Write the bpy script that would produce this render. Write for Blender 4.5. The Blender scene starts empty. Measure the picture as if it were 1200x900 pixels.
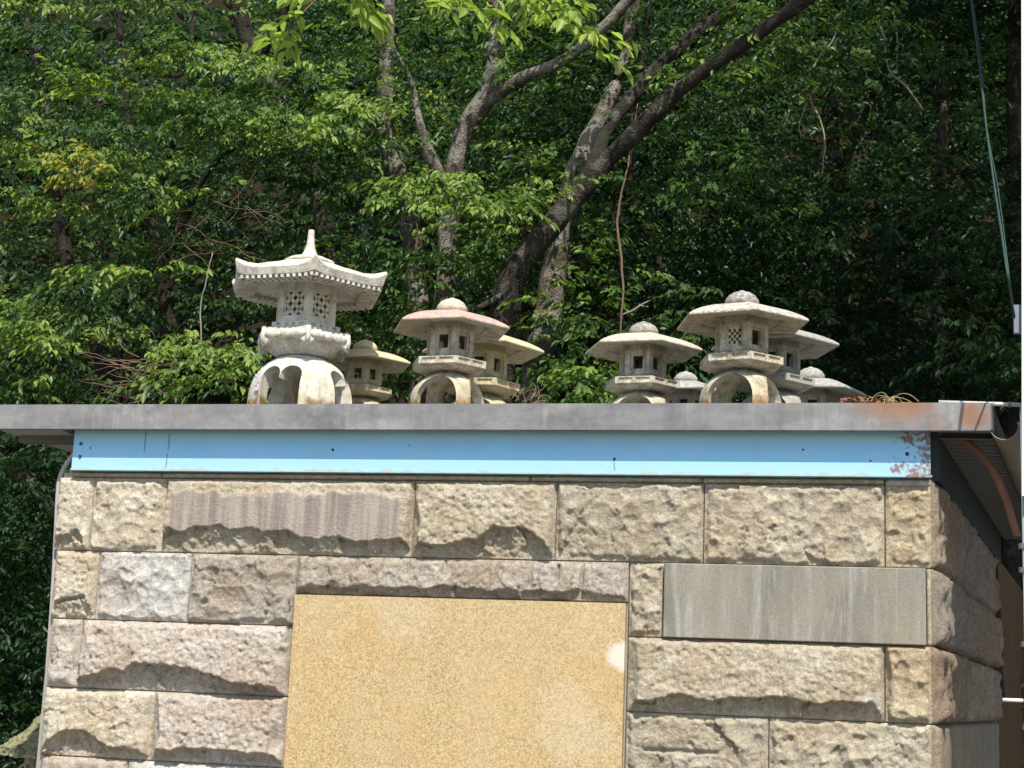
import bpy, bmesh, math, random
import numpy as np
from mathutils import Matrix, Vector

random.seed(7)
rng = np.random.default_rng(11)
SC = bpy.context.scene
COL = SC.collection

# ------------------------------------------------------------------ camera
# solved from the vanishing points of the wall courses and of the side wall (photo pixels, 1200 x 900)
F = 1830.0
v1 = np.array([-7900.0, -39.0, -F]); v1 /= np.linalg.norm(v1)          # direction of -X (along the wall, leftwards)
v2 = np.array([707.0, -388.0, -F]); v2 /= np.linalg.norm(v2)           # direction of the side wall
AX = -v1
AZ = np.cross(v2, v1); AZ /= np.linalg.norm(AZ)
if AZ[1] < 0: AZ = -AZ
AY = np.cross(AZ, AX)
M = np.array([AX, AY, AZ])                                             # world <- camera
FWD = M @ np.array([0, 0, -1.0])
DIST = 5.5
CAM = np.array([0.0, 0.0, 1.55])
CAM[1] = -DIST * FWD[1]                                                # wall joints lie in the plane y = 0
cam_d = bpy.data.cameras.new('camera')
cam = bpy.data.objects.new('camera', cam_d); COL.objects.link(cam)
m4 = Matrix.Identity(4)
for i in range(3):
    for j in range(3): m4[i][j] = M[i][j]
    m4[i][3] = CAM[i]
cam.matrix_world = m4
cam_d.sensor_width = 36; cam_d.lens = 36 * F / 1200
cam_d.clip_start = 0.05; cam_d.clip_end = 600
SC.camera = cam
SC.render.resolution_x = 1024; SC.render.resolution_y = 768

# ------------------------------------------------------------------ light
SUN_EL, SUN_AZ = math.radians(54), math.radians(22)                    # azimuth: to the right of straight in front of the wall
sdir = Vector((math.sin(SUN_AZ) * math.cos(SUN_EL), -math.cos(SUN_AZ) * math.cos(SUN_EL), math.sin(SUN_EL)))
W = bpy.data.worlds.new('World'); SC.world = W; W.use_nodes = True
nt = W.node_tree; nt.nodes.clear()
sky = nt.nodes.new('ShaderNodeTexSky'); sky.sky_type = 'NISHITA'; sky.sun_disc = False
sky.sun_elevation = SUN_EL; sky.sun_rotation = math.atan2(sdir.x, sdir.y)
bg = nt.nodes.new('ShaderNodeBackground'); bg.inputs[1].default_value = 0.135
wo = nt.nodes.new('ShaderNodeOutputWorld')
nt.links.new(sky.outputs[0], bg.inputs[0]); nt.links.new(bg.outputs[0], wo.inputs[0])
sl = bpy.data.lights.new('sun', 'SUN'); sl.energy = 4.5; sl.angle = math.radians(0.53); sl.color = (1.0, 0.95, 0.86)
so = bpy.data.objects.new('sun', sl); COL.objects.link(so)
so.rotation_euler = sdir.to_track_quat('Z', 'Y').to_euler()
SC.view_settings.view_transform = 'Standard'; SC.view_settings.look = 'None'
SC.view_settings.gamma = 1.0; SC.view_settings.exposure = 0.66

# ------------------------------------------------------------------ pixel helpers
def ray(px, py):
    return M @ np.array([px - 600.0, -(py - 450.0), -F])
def on_y(px, py, y):
    d = ray(px, py); t = (y - CAM[1]) / d[1]
    return CAM + t * d
def px_size(y, px=600, py=450):                                        # metres per photo pixel at a depth
    d = ray(px, py); t = (y - CAM[1]) / d[1]
    return t
SIDE = M @ v2; SIDE[2] = 0; SIDE /= np.linalg.norm(SIDE)               # direction the side wall runs
SIDEN = np.array([SIDE[1], -SIDE[0], 0.0])                             # its outward normal

# ------------------------------------------------------------------ noise
_perm = rng.permutation(512).astype(np.int64); _perm = np.concatenate([_perm, _perm, _perm])
_val = rng.random(512) * 2 - 1
def vnoise(p):
    p = np.asarray(p, float); i = np.floor(p).astype(np.int64); f = p - i
    f = f * f * f * (f * (f * 6 - 15) + 10); i &= 511
    r = 0
    for dx in (0, 1):
        wx = f[..., 0] if dx else 1 - f[..., 0]
        a = _perm[(i[..., 0] + dx) & 511]
        for dy in (0, 1):
            wy = f[..., 1] if dy else 1 - f[..., 1]
            b = _perm[(a + i[..., 1] + dy) & 511]
            for dz in (0, 1):
                wz = f[..., 2] if dz else 1 - f[..., 2]
                r = r + wx * wy * wz * _val[_perm[(b + i[..., 2] + dz) & 511] & 511]
    return r
def fbm(p, o=4):
    p = np.asarray(p, float); r = 0; a = 1.0
    for k in range(o):
        r = r + a * vnoise(p * 2 ** k + 17.3 * k); a *= 0.5
    return r
def sstep(x, a=0.0, b=1.0):
    t = np.clip((x - a) / (b - a), 0, 1); return t * t * (3 - 2 * t)

# ------------------------------------------------------------------ objects
def link(name, me, mat=None, parent=None, smooth=False):
    o = bpy.data.objects.new(name, me); COL.objects.link(o)
    if mat: me.materials.append(mat)
    if parent: o.parent = parent
    if smooth: me.polygons.foreach_set('use_smooth', [True] * len(me.polygons))
    return o
def mesh(name, V, Fc):
    me = bpy.data.meshes.new(name); me.from_pydata([tuple(map(float, v)) for v in V], [], Fc); me.update(); return me
def obj(name, V, Fc, mat, parent=None, smooth=False):
    return link(name, mesh(name, V, Fc), mat, parent, smooth)
def np_mesh(name, V, Q):                                               # numpy quads
    me = bpy.data.meshes.new(name); n, k = len(Q), Q.shape[1]
    me.vertices.add(len(V)); me.vertices.foreach_set('co', np.ascontiguousarray(V, dtype=np.float32).ravel())
    me.loops.add(n * k); me.loops.foreach_set('vertex_index', np.ascontiguousarray(Q, dtype=np.int32).ravel())
    me.polygons.add(n); me.polygons.foreach_set('loop_start', np.arange(0, n * k, k, dtype=np.int32))
    me.update(calc_edges=True); return me
def tag(o, label, cat, group=None, kind=None):
    o['label'] = label; o['category'] = cat
    if group: o['group'] = group
    if kind: o['kind'] = kind
    return o
def struct(o): o['kind'] = 'structure'; return o
def empty(name, loc, rz=0.0):
    o = bpy.data.objects.new(name, None); COL.objects.link(o); o.location = tuple(loc); o.rotation_euler = (0, 0, rz); o.empty_display_size = .1
    return o
class MB:
    def __init__(s): s.v = []; s.f = []
    def add(s, V, Fc):
        b = len(s.v); s.v += [tuple(map(float, p)) for p in V]; s.f += [tuple(i + b for i in f) for f in Fc]
    def box(s, lo, hi):
        (a, b, c), (d, e, g) = lo, hi
        s.add([(a, b, c), (d, b, c), (d, e, c), (a, e, c), (a, b, g), (d, b, g), (d, e, g), (a, e, g)],
              [(0, 3, 2, 1), (4, 5, 6, 7), (0, 1, 5, 4), (1, 2, 6, 5), (2, 3, 7, 6), (3, 0, 4, 7)])
    def prism(s, P, z0, z1):                                           # polygon in xy, extruded in z
        n = len(P)
        s.add([(p[0], p[1], z0) for p in P] + [(p[0], p[1], z1) for p in P],
              [tuple(range(n - 1, -1, -1)), tuple(range(n, 2 * n))] + [(i, (i + 1) % n, n + (i + 1) % n, n + i) for i in range(n)])
    def rings(s, R, cap0=True, cap1=True):                             # list of equal-length vertex rings
        n = len(R[0]); V = [p for r in R for p in r]; Fc = []
        for k in range(len(R) - 1):
            for i in range(n):
                j = (i + 1) % n; Fc.append((k * n + i, k * n + j, (k + 1) * n + j, (k + 1) * n + i))
        if cap0: Fc.append(tuple(range(n - 1, -1, -1)))
        if cap1: Fc.append(tuple(range((len(R) - 1) * n, len(R) * n)))
        s.add(V, Fc)
    def tube(s, P, rad, n=8, wob=0.0, seed=0.0):
        P = np.array(P, float); rad = np.broadcast_to(np.array(rad, float), (len(P),))
        R = []; up = np.array([.13, .21, .97])
        for k in range(len(P)):
            t = P[min(k + 1, len(P) - 1)] - P[max(k - 1, 0)]; t = t / (np.linalg.norm(t) + 1e-9)
            a = np.cross(t, up)
            if np.linalg.norm(a) < .15: a = np.cross(t, np.array([1., 0, 0]))
            a /= np.linalg.norm(a); b = np.cross(t, a); ring = []
            for i in range(n):
                th = 2 * math.pi * i / n; d = math.cos(th) * a + math.sin(th) * b; r = rad[k]
                if wob: r = r * (1 + wob * float(fbm((P[k] + d * rad[k]) * np.array([5, 5, 2.2]) + seed, 3)))
                ring.append(P[k] + d * r)
            R.append(ring)
        s.rings(R)
    def build(s, name, mat, parent=None, smooth=False): return obj(name, s.v, s.f, mat, parent, smooth)
def spline(P, k=6):
    P = np.array(P, float); out = []
    for i in range(len(P) - 1):
        a, b, c, d = P[max(i - 1, 0)], P[i], P[i + 1], P[min(i + 2, len(P) - 1)]
        for q in range(k):
            t = q / k
            out.append(.5 * (2 * b + (c - a) * t + (2 * a - 5 * b + 4 * c - d) * t * t + (3 * b - a - 3 * c + d) * t ** 3))
    out.append(P[-1]); return np.array(out)

# ------------------------------------------------------------------ materials
class N:
    def __init__(s, name):
        s.m = bpy.data.materials.new(name); s.m.use_nodes = True; s.t = s.m.node_tree; s.t.nodes.clear()
        s.out = s.t.nodes.new('ShaderNodeOutputMaterial'); s.b = s.t.nodes.new('ShaderNodeBsdfPrincipled')
        s.t.links.new(s.b.outputs[0], s.out.inputs[0]); s.co = s.t.nodes.new('ShaderNodeTexCoord')
        s.b.inputs['Specular IOR Level'].default_value = 0.25
    def n(s, k): return s.t.nodes.new('ShaderNode' + k)
    def put(s, v, sock):
        if v is None: return
        if hasattr(v, 'is_output'): s.t.links.new(v, sock)
        elif isinstance(v, (tuple, list)): sock.default_value = tuple(v) + ((1,) if len(v) == 3 and sock.type == 'RGBA' else ())
        else: sock.default_value = v
    def coord(s, scale=(1, 1, 1), loc=(0, 0, 0), src='Object'):
        mp = s.n('Mapping'); mp.inputs['Scale'].default_value = scale; mp.inputs['Location'].default_value = loc
        s.t.links.new(s.co.outputs[src], mp.inputs[0]); return mp.outputs[0]
    def noise(s, sc, det=4, vec=None, rough=.55, dist=0):
        q = s.n('TexNoise'); q.inputs['Scale'].default_value = sc; q.inputs['Detail'].default_value = det
        q.inputs['Roughness'].default_value = rough; q.inputs['Distortion'].default_value = dist
        s.t.links.new(vec if vec else s.co.outputs['Object'], q.inputs['Vector']); return q.outputs[0]
    def vor(s, sc, vec=None, out=0, feat='F1'):
        q = s.n('TexVoronoi'); q.inputs['Scale'].default_value = sc; q.feature = feat
        s.t.links.new(vec if vec else s.co.outputs['Object'], q.inputs['Vector']); return q.outputs[out]
    def ramp(s, f, a, b, ca=(0, 0, 0), cb=(1, 1, 1)):
        q = s.n('ValToRGB'); e = q.color_ramp.elements
        e[0].position, e[1].position = a, b; e[0].color = tuple(ca) + (1,); e[1].color = tuple(cb) + (1,)
        s.put(f, q.inputs[0]); return q.outputs[0]
    def mix(s, f, a, b, mode='MIX'):
        q = s.n('Mix'); q.data_type = 'RGBA'; q.blend_type = mode
        s.put(f, q.inputs[0]); s.put(a, q.inputs[6]); s.put(b, q.inputs[7]); return q.outputs[2]
    def math(s, op, a, b=0.0, c=0.0):
        q = s.n('Math'); q.operation = op; s.put(a, q.inputs[0]); s.put(b, q.inputs[1]); s.put(c, q.inputs[2]); return q.outputs[0]
    def attr(s, name):
        q = s.n('Attribute'); q.attribute_name = name; return q.outputs['Fac']
    def tint(s):
        return s.n('ObjectInfo').outputs['Color']
    def xyz(s):
        q = s.n('SeparateXYZ'); s.t.links.new(s.co.outputs['Object'], q.inputs[0]); return q.outputs
    def spot(s, pt, rad, nsc=20, namp=.5, lo=.75):                             # ragged patch round a point (object space)
        q = s.n('VectorMath'); q.operation = 'DISTANCE'; s.t.links.new(s.co.outputs['Object'], q.inputs[0]); q.inputs[1].default_value = tuple(map(float, pt))
        d = s.math('DIVIDE', q.outputs['Value'], rad)
        d = s.math('ADD', d, s.math('MULTIPLY', s.math('SUBTRACT', s.noise(nsc, 4), .5), namp * 2))
        return s.ramp(d, lo, 1.0, (1, 1, 1), (0, 0, 0))
    def bump(s, h, st=.4, d=.01):
        q = s.n('Bump'); q.inputs['Strength'].default_value = st; q.inputs['Distance'].default_value = d
        s.put(h, q.inputs['Height']); s.t.links.new(q.outputs[0], s.b.inputs['Normal'])
    def done(s, col, rough=.8, metal=0.0):
        s.put(col, s.b.inputs['Base Color']); s.put(rough, s.b.inputs['Roughness']); s.put(metal, s.b.inputs['Metallic']); return s.m

def mat_stone():
    s = N('rough_sandstone')
    big = s.noise(5, 5); med = s.noise(24, 6, rough=.7); fine = s.noise(190, 3, rough=.7)
    c = s.mix(s.ramp(big, .35, .68), s.tint(), s.mix(1.0, s.tint(), (.82, .74, .66), 'MULTIPLY'))
    c = s.mix(s.math('MULTIPLY', s.ramp(med, .52, .72), .5), c, s.mix(1.0, c, (1.3, 1.28, 1.24), 'MULTIPLY'))
    c = s.mix(s.math('MULTIPLY', s.ramp(s.noise(11, 5, s.coord((1, 1, 1), (4, 2, 9))), .58, .72), .4), c, (.33, .25, .16))
    c = s.mix(s.math('MULTIPLY', s.ramp(s.noise(9, 7, s.coord((1, 1, 1), (9, 5, 1)), .7), .6, .7), .4), c, (.26, .24, .21))
    c = s.mix(.8, c, s.mix(1.0, c, s.ramp(fine, .25, .75, (.5, .49, .47), (1.4, 1.4, 1.4)), 'MULTIPLY'))
    c = s.mix(.75, c, s.mix(1.0, c, s.ramp(s.noise(48, 6, s.coord((1, 1, 1), (2, 8, 3)), .8), .34, .66, (.55, .53, .50), (1.32, 1.33, 1.35)), 'MULTIPLY'))
    c = s.mix(s.math('MULTIPLY', s.ramp(s.noise(7, 7, s.coord((1, 1, 1.6), (1, 3, 6)), .75), .60, .72), .5), c, (.60, .58, .54))
    streak = s.noise(1, 3, s.coord((34, 1, 2.0)))
    pc = s.ramp(streak, .38, .62, (.24, .19, .17), (.40, .35, .29))
    c = s.mix(s.math('MULTIPLY', s.attr('band'), .85), c, pc)
    s.bump(s.math('ADD', s.math('MULTIPLY', med, .6), s.math('MULTIPLY', s.noise(110, 6, rough=.8), .8)), .9, .012)
    return s.done(c, .9)
def mat_slab():
    s = N('sawn_grey_slab')
    st = s.noise(1, 4, s.coord((7, 1, 1.6)), .6, .5); st2 = s.noise(1, 6, s.coord((20, 1, 2.2)), .7, .6)
    c = s.mix(s.ramp(st, .35, .7), (.155, .142, .115), (.25, .235, .20))
    c = s.mix(s.math('MULTIPLY', s.ramp(st2, .50, .66), .5), c, (.40, .385, .34))
    c = s.mix(s.math('MULTIPLY', s.ramp(s.noise(5, 6, rough=.65), .45, .65), .55), c, (.25, .21, .14))
    c = s.mix(.35, c, s.mix(1.0, c, s.ramp(s.noise(150, 3), .3, .7, (.6, .6, .6), (1.35, 1.35, 1.35)), 'MULTIPLY'))
    s.bump(s.noise(140, 4), .25, .004); return s.done(c, .85)
def mat_panel(white, stains):
    s = N('golden_granite')
    g = s.vor(230, out=1); sp = s.n('SeparateColor'); s.t.links.new(g, sp.inputs[0])
    c = s.ramp(sp.outputs[0], .05, .95, (.30, .205, .088), (.49, .375, .19))
    c = s.mix(s.math('MULTIPLY', s.ramp(sp.outputs[1], .84, .86), .7), c, (.50, .41, .28))
    c = s.mix(s.math('MULTIPLY', s.ramp(sp.outputs[2], .93, .94), .6), c, (.19, .10, .04))
    c = s.mix(s.math('MULTIPLY', s.ramp(s.noise(2.6, 6, dist=1.0, rough=.65), .45, .75), .35), c, (.44, .29, .11))
    c = s.mix(s.math('MULTIPLY', s.ramp(s.noise(2.2, 6, s.coord((1.5, 1, .8), (3, 1, 7)), .65), .45, .75), .4), c, (.47, .38, .24))
    for p, r in stains: c = s.mix(s.math('MULTIPLY', s.spot(p, r, 9, 1.3, 0.0), .30), c, (.42, .25, .09))
    dr = s.ramp(s.noise(1, 5, s.coord((13, 1, .7)), .65), .52, .74)
    c = s.mix(s.math('MULTIPLY', dr, .22), c, (.30, .23, .14))
    c = s.mix(.5, c, s.mix(1.0, c, s.ramp(s.noise(60, 5, rough=.75), .3, .7, (.78, .77, .74), (1.2, 1.2, 1.2)), 'MULTIPLY'))
    for p, r, k in white: c = s.mix(s.math('MULTIPLY', s.spot(p, r, 12, 1.0, .55), k), c, (.58, .55, .48))
    s.bump(s.noise(240, 3), .15, .003); return s.done(c, .6)
def mat_mortar():
    s = N('grey_mortar'); c = s.mix(s.noise(40, 4), (.24, .225, .195), (.33, .31, .27)); s.bump(s.noise(120, 3), .4, .005); return s.done(c, .95)
def mat_blue(rust_pts, spots):
    s = N('blue_painted_steel')
    c = s.mix(s.noise(4, 4), (.235, .51, .74), (.30, .58, .78))
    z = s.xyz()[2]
    lit_strip = s.ramp(s.math('SUBTRACT', z, LIT_TOP), .0, .0025, (1, 1, 1), (0, 0, 0))  # paler strip: sunlight below the eave shadow put into the paint
    c = s.mix(s.math('MULTIPLY', lit_strip, .75), c, (.31, .48, .55))
    scr = s.noise(1, 5, s.coord((5, 1, 60)), .65)
    c = s.mix(s.math('MULTIPLY', s.ramp(scr, .55, .72), .4), c, (.36, .56, .58))
    edge = s.attr('edge')
    chip = s.ramp(s.math('ADD', s.math('MULTIPLY', edge, .30), s.noise(1, 6, s.coord((18, 1, 70)), .7)), .74, .82)
    c = s.mix(s.math('MULTIPLY', chip, .8), c, (.42, .47, .40))
    run = s.ramp(s.noise(1, 3, s.coord((40, 1, 1.2))), .68, .74)
    c = s.mix(s.math('MULTIPLY', run, .35), c, (.36, .45, .44))
    topb = s.ramp(s.math('ADD', s.math('SUBTRACT', z, BTOP), s.math('MULTIPLY', s.math('SUBTRACT', s.noise(1, 4, s.coord((9, 1, 30))), .5), .02)), .0, .004)
    c = s.mix(s.math('MULTIPLY', topb, .6), c, (.40, .56, .55))
    grime = s.ramp(s.noise(1, 6, s.coord((7, 1, 14), (2, 0, 5)), .75), .55, .75)
    c = s.mix(s.math('MULTIPLY', grime, .22), c, (.22, .33, .36))
    low = s.ramp(s.math('SUBTRACT', z, LIT_TOP - .030), .0, .006, (1, 1, 1), (0, 0, 0))
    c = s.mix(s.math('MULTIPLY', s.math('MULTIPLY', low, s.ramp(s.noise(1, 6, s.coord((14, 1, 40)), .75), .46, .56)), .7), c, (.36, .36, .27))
    for xq, zq, hq in CRACKS:
        ax_ = s.math('ABSOLUTE', s.math('ADD', s.math('SUBTRACT', s.xyz()[0], xq), s.math('MULTIPLY', s.math('SUBTRACT', s.noise(25, 3), .5), .012)))
        az_ = s.math('ABSOLUTE', s.math('SUBTRACT', z, zq))
        cm = s.math('MULTIPLY', s.ramp(ax_, .0012, .003, (1, 1, 1), (0, 0, 0)), s.ramp(az_, hq * .8, hq, (1, 1, 1), (0, 0, 0)))
        c = s.mix(s.math('MULTIPLY', cm, .8), c, (.07, .06, .05))
    r = None
    for p, rad in rust_pts:
        q = s.spot(p, rad, 80, 2.2, .2); r = q if r is None else s.math('MAXIMUM', r, q)
    c = s.mix(s.math('MULTIPLY', r, .9), c, s.mix(s.noise(45, 5), (.13, .06, .045), (.27, .15, .11)))
    for p, rad in spots: c = s.mix(s.spot(p, rad, 60, .3), c, (.03, .03, .03))
    s.bump(s.noise(9, 3), .08, .01); return s.done(c, s.math('ADD', .45, s.math('MULTIPLY', r, .4)))
def mat_galv(rust):
    s = N('weathered_galvanised_steel')
    c = s.mix(s.ramp(s.noise(3, 6, s.coord((1.2, 1, 3)), .65), .35, .68), (.145, .142, .14), (.265, .26, .25))
    c = s.mix(s.math('MULTIPLY', s.ramp(s.noise(1, 5, s.coord((16, 1, 3)), .7), .5, .72), .6), c, (.11, .11, .11))
    c = s.mix(s.math('MULTIPLY', s.ramp(s.noise(7, 6, s.coord((1, 1, 1), (5, 0, 2)), .7), .56, .7), .45), c, (.37, .36, .33))
    c = s.mix(s.math('MULTIPLY', s.ramp(s.noise(1, 6, s.coord((34, 1, 2.5), (3, 0, 1)), .75), .56, .72), .5), c, (.33, .32, .29))
    c = s.mix(s.math('MULTIPLY', s.ramp(s.noise(60, 5, rough=.8), .52, .66), .4), c, (.10, .10, .095))
    for p, r, k in rust: 
        m = s.spot(p, r, 14, .8, .35)
        c = s.mix(s.math('MULTIPLY', m, k), c, s.mix(s.noise(22, 5), (.17, .085, .05), (.29, .18, .12)))
    s.bump(s.noise(5, 4), .12, .02); return s.done(c, .55, .15)
def mat_rust():
    s = N('rusty_pipe'); c = s.mix(s.noise(14, 5), (.15, .065, .04), (.32, .165, .10)); s.bump(s.noise(60, 4), .3, .004); return s.done(c, .8)
def mat_plain(name, a, b, sc=10, rough=.7, bump=.2, spec=None):
    s = N(name)
    if spec is not None: s.b.inputs['Specular IOR Level'].default_value = spec
    c = s.mix(s.noise(sc, 5), a, b)
    if bump: s.bump(s.noise(sc * 6, 4), bump, .006)
    return s.done(c, rough)
def mat_lantern(name, base, warm, dark, lich=.4, top=None, foot=True):
    s = N(name)
    c = s.mix(s.ramp(s.noise(6, 6, rough=.65), .38, .66), base, warm)
    c = s.mix(s.math('MULTIPLY', s.ramp(s.noise(30, 6, s.coord((1, 1, 1), (3, 7, 1)), .75), .47, .62), lich), c, dark)
    c = s.mix(.45, c, s.mix(1.0, c, s.ramp(s.noise(170, 3), .3, .7, (.62, .61, .6), (1.3, 1.3, 1.3)), 'MULTIPLY'))
    st = s.ramp(s.noise(1, 5, s.coord((26, 26, 3.2)), .7), .49, .64)
    c = s.mix(s.math('MULTIPLY', st, lich * .75), c, (dark[0] * .8, dark[1] * .8, dark[2] * .75))
    c = s.mix(s.math('MULTIPLY', s.ramp(s.noise(4, 5, s.coord((1, 1, 1.5), (8, 2, 4)), .7), .5, .68), .45), c, (warm[0] * .85, warm[1] * .80, warm[2] * .55))
    if top:                                                            # lichen that grows on the weather side of roof and finial
        m = s.ramp(s.math('MULTIPLY', s.attr('top'), s.ramp(s.noise(13, 6, rough=.7), .25, .5)), .08, .45)
        tc = s.mix(s.ramp(s.noise(55, 5, rough=.8), .42, .6), top[0], top[1])
        c = s.mix(s.math('MULTIPLY', m, .9), c, tc)
    if foot:                                                           # orange moss at the feet
        z = s.math('ADD', s.xyz()[2], s.math('MULTIPLY', s.math('SUBTRACT', s.noise(18, 5), .5), .10))
        m = s.math('MULTIPLY', s.ramp(z, .025, .05, (1, 1, 1), (0, 0, 0)), s.ramp(s.noise(9, 2, s.coord((1, 1, .1))), .36, .48))
        c = s.mix(m, c, s.mix(s.noise(60, 4), (.30, .15, .03), (.13, .07, .02)))
    s.bump(s.math('ADD', s.noise(120, 4, rough=.7), s.noise(26, 4)), .4, .006)
    return s.done(c, .9)
def mat_bark(name, a, b, lich, lamt):
    s = N(name)
    v = s.noise(1, 6, s.coord((14, 14, 3.5)), .7, .6)
    c = s.mix(s.ramp(v, .35, .65), a, b)
    c = s.mix(s.math('MULTIPLY', s.ramp(s.noise(4.5, 6, rough=.7), .60 - .16 * lamt, .66 - .14 * lamt), .85), c, lich)
    c = s.mix(s.math('MULTIPLY', s.ramp(s.noise(3, 4, s.coord((1, 1, 1), (5, 5, 5))), .55, .68), .6), c, (.035, .05, .018))
    s.bump(s.math('ADD', v, s.noise(50, 4)), .9, .03); return s.done(c, .95)
def mat_leaf(name, dark, mid, lite, yellow=(.38, .30, .04), ramt=.02, trans=.38):
    s = N(name)
    q = s.n('ValToRGB'); e = q.color_ramp.elements
    e[0].position = 0; e[0].color = tuple(dark) + (1,); e[1].position = 1 - ramt; e[1].color = tuple(lite) + (1,)
    k = e.new(.5); k.color = tuple(mid) + (1,)
    k = e.new(.995); k.color = tuple(yellow) + (1,)
    s.put(s.attr('rnd'), q.inputs[0]); c = q.outputs[0]
    s.put(c, s.b.inputs['Base Color']); s.b.inputs['Roughness'].default_value = .42; s.b.inputs['Specular IOR Level'].default_value = .32
    tr = s.n('BsdfTranslucent'); s.put(s.mix(1.0, c, (1.45, 1.5, .7), 'MULTIPLY'), tr.inputs[0])
    mx = s.n('MixShader'); mx.inputs[0].default_value = trans
    s.t.links.new(s.b.outputs[0], mx.inputs[1]); s.t.links.new(tr.outputs[0], mx.inputs[2]); s.t.links.new(mx.outputs[0], s.out.inputs[0])
    return s.m

# ================================================================== SETTING
MAT = {}
MAT['soil'] = mat_plain('forest_soil', (.014, .012, .008), (.028, .022, .013), 3, 1.0, .6, 0.0)
MAT['gravel'] = mat_plain('gravel_ground', (.12, .115, .105), (.19, .18, .16), 30, .95, .5)
HILL0, HSL = 4.0, .80
def hill_z(x, y):
    t = max(0.0, y - HILL0)
    return HSL * t * (t / (t + .5)) + (.25 * math.sin(x * .7 + y * .4) + .2 * math.sin(x * 1.7 - y * .9)) * min(1, t / 2)
nx, ny = 60, 50
xs = np.concatenate([np.linspace(-90, -12, 10), np.linspace(-10, 10, 42), np.linspace(12, 90, 10)])
ys = np.concatenate([np.linspace(3.5, 17, 36), np.linspace(19, 75, 14)])
V = [(x, y, hill_z(x, y) - (.06 if y < 4.0 else 0)) for y in ys for x in xs]; nX = len(xs)
Fc = [(j * nX + i, j * nX + i + 1, (j + 1) * nX + i + 1, (j + 1) * nX + i) for j in range(len(ys) - 1) for i in range(nX - 1)]
struct(obj('hillside', V, Fc, MAT['soil'], smooth=True))
struct(obj('ground', [(-300, -300, 0), (300, -300, 0), (300, 300, -.004), (-300, 300, -.004)], [(0, 1, 2, 3)], MAT['gravel']))

# ================================================================== SHED
MAT['stone'] = mat_stone(); MAT['slab'] = mat_slab(); MAT['mortar'] = mat_mortar()
XC = on_y(1092, 640, 0)[0]                                             # right front corner
XL = on_y(66, 600, 0)[0]                                               # left end
corner = np.array([XC, 0, 0]); 
def zc(px, py, y=0.0): return on_y(px, py, y)[2]
Z_EAVE_T = zc(600, 473, -.098); Z_EAVE_B = zc(600, 503.5, -.098)
Z_BEAM_B = .5 * (zc(82, 552) + zc(1090, 562))
Z_STRIP = .5 * (zc(485, 563) + zc(1037, 569))
Z1 = (zc(66, 645) + zc(485, 652.5) + zc(823, 661) + zc(1090, 667)) / 4
Z2 = (zc(59, 725.5) + zc(340, 730) + zc(734, 746) + zc(1092, 760)) / 4
Z3 = (zc(54, 806) + zc(337, 813) + zc(732, 834) + zc(1092, 851)) / 4
Z4 = (zc(49, 885.5) + zc(333, 898.6)) / 2
ZPAN = .5 * (zc(347, 696) + zc(734, 705.6))
ROWH = Z3 - Z4
shed = empty('stone_shed', (0, 0, 0))
tag(shed, 'small flat roofed shed of rough stone blocks with blue beam and golden panel', 'building')

# --- cores
BACK = 3.15
def sidept(d, off=0.0): return corner + SIDE * d + SIDEN * off
PIER = 2.72
mb = MB()
IN = .035
mb.prism([(XL + .01, .012), (XC - .008, .012), tuple(sidept(PIER - .02, -.012)[:2]), tuple(sidept(PIER - .02, -.30)[:2]), (XL + .01, .30)], -.02, Z_BEAM_B - .003)
front = mb.build('front_wall', MAT['mortar'], shed)
mb = MB()
mb.prism([tuple(sidept(PIER - .021, -.06)[:2]), tuple(sidept(BACK, -.06)[:2]), tuple(sidept(BACK, -.2)[:2]), tuple(sidept(PIER - .021, -.2)[:2])], -.02, Z_EAVE_B - .02)
MAT['boards'] = mat_plain('brown_side_wall', (.032, .023, .016), (.055, .04, .028), 6, .95, .3, 0.0)
mb.build('side_wall', MAT['boards'], shed)
mb = MB(); mb.box((XL + .01, .301, -.02), (XL + .13, BACK, Z_EAVE_B - .02)); mb.build('left_wall', MAT['boards'], shed)
mb = MB(); mb.box((XL + .131, BACK - .12, -.02), (XC + .10, BACK, Z_EAVE_B - .02)); mb.build('back_wall', MAT['boards'], shed)

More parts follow.
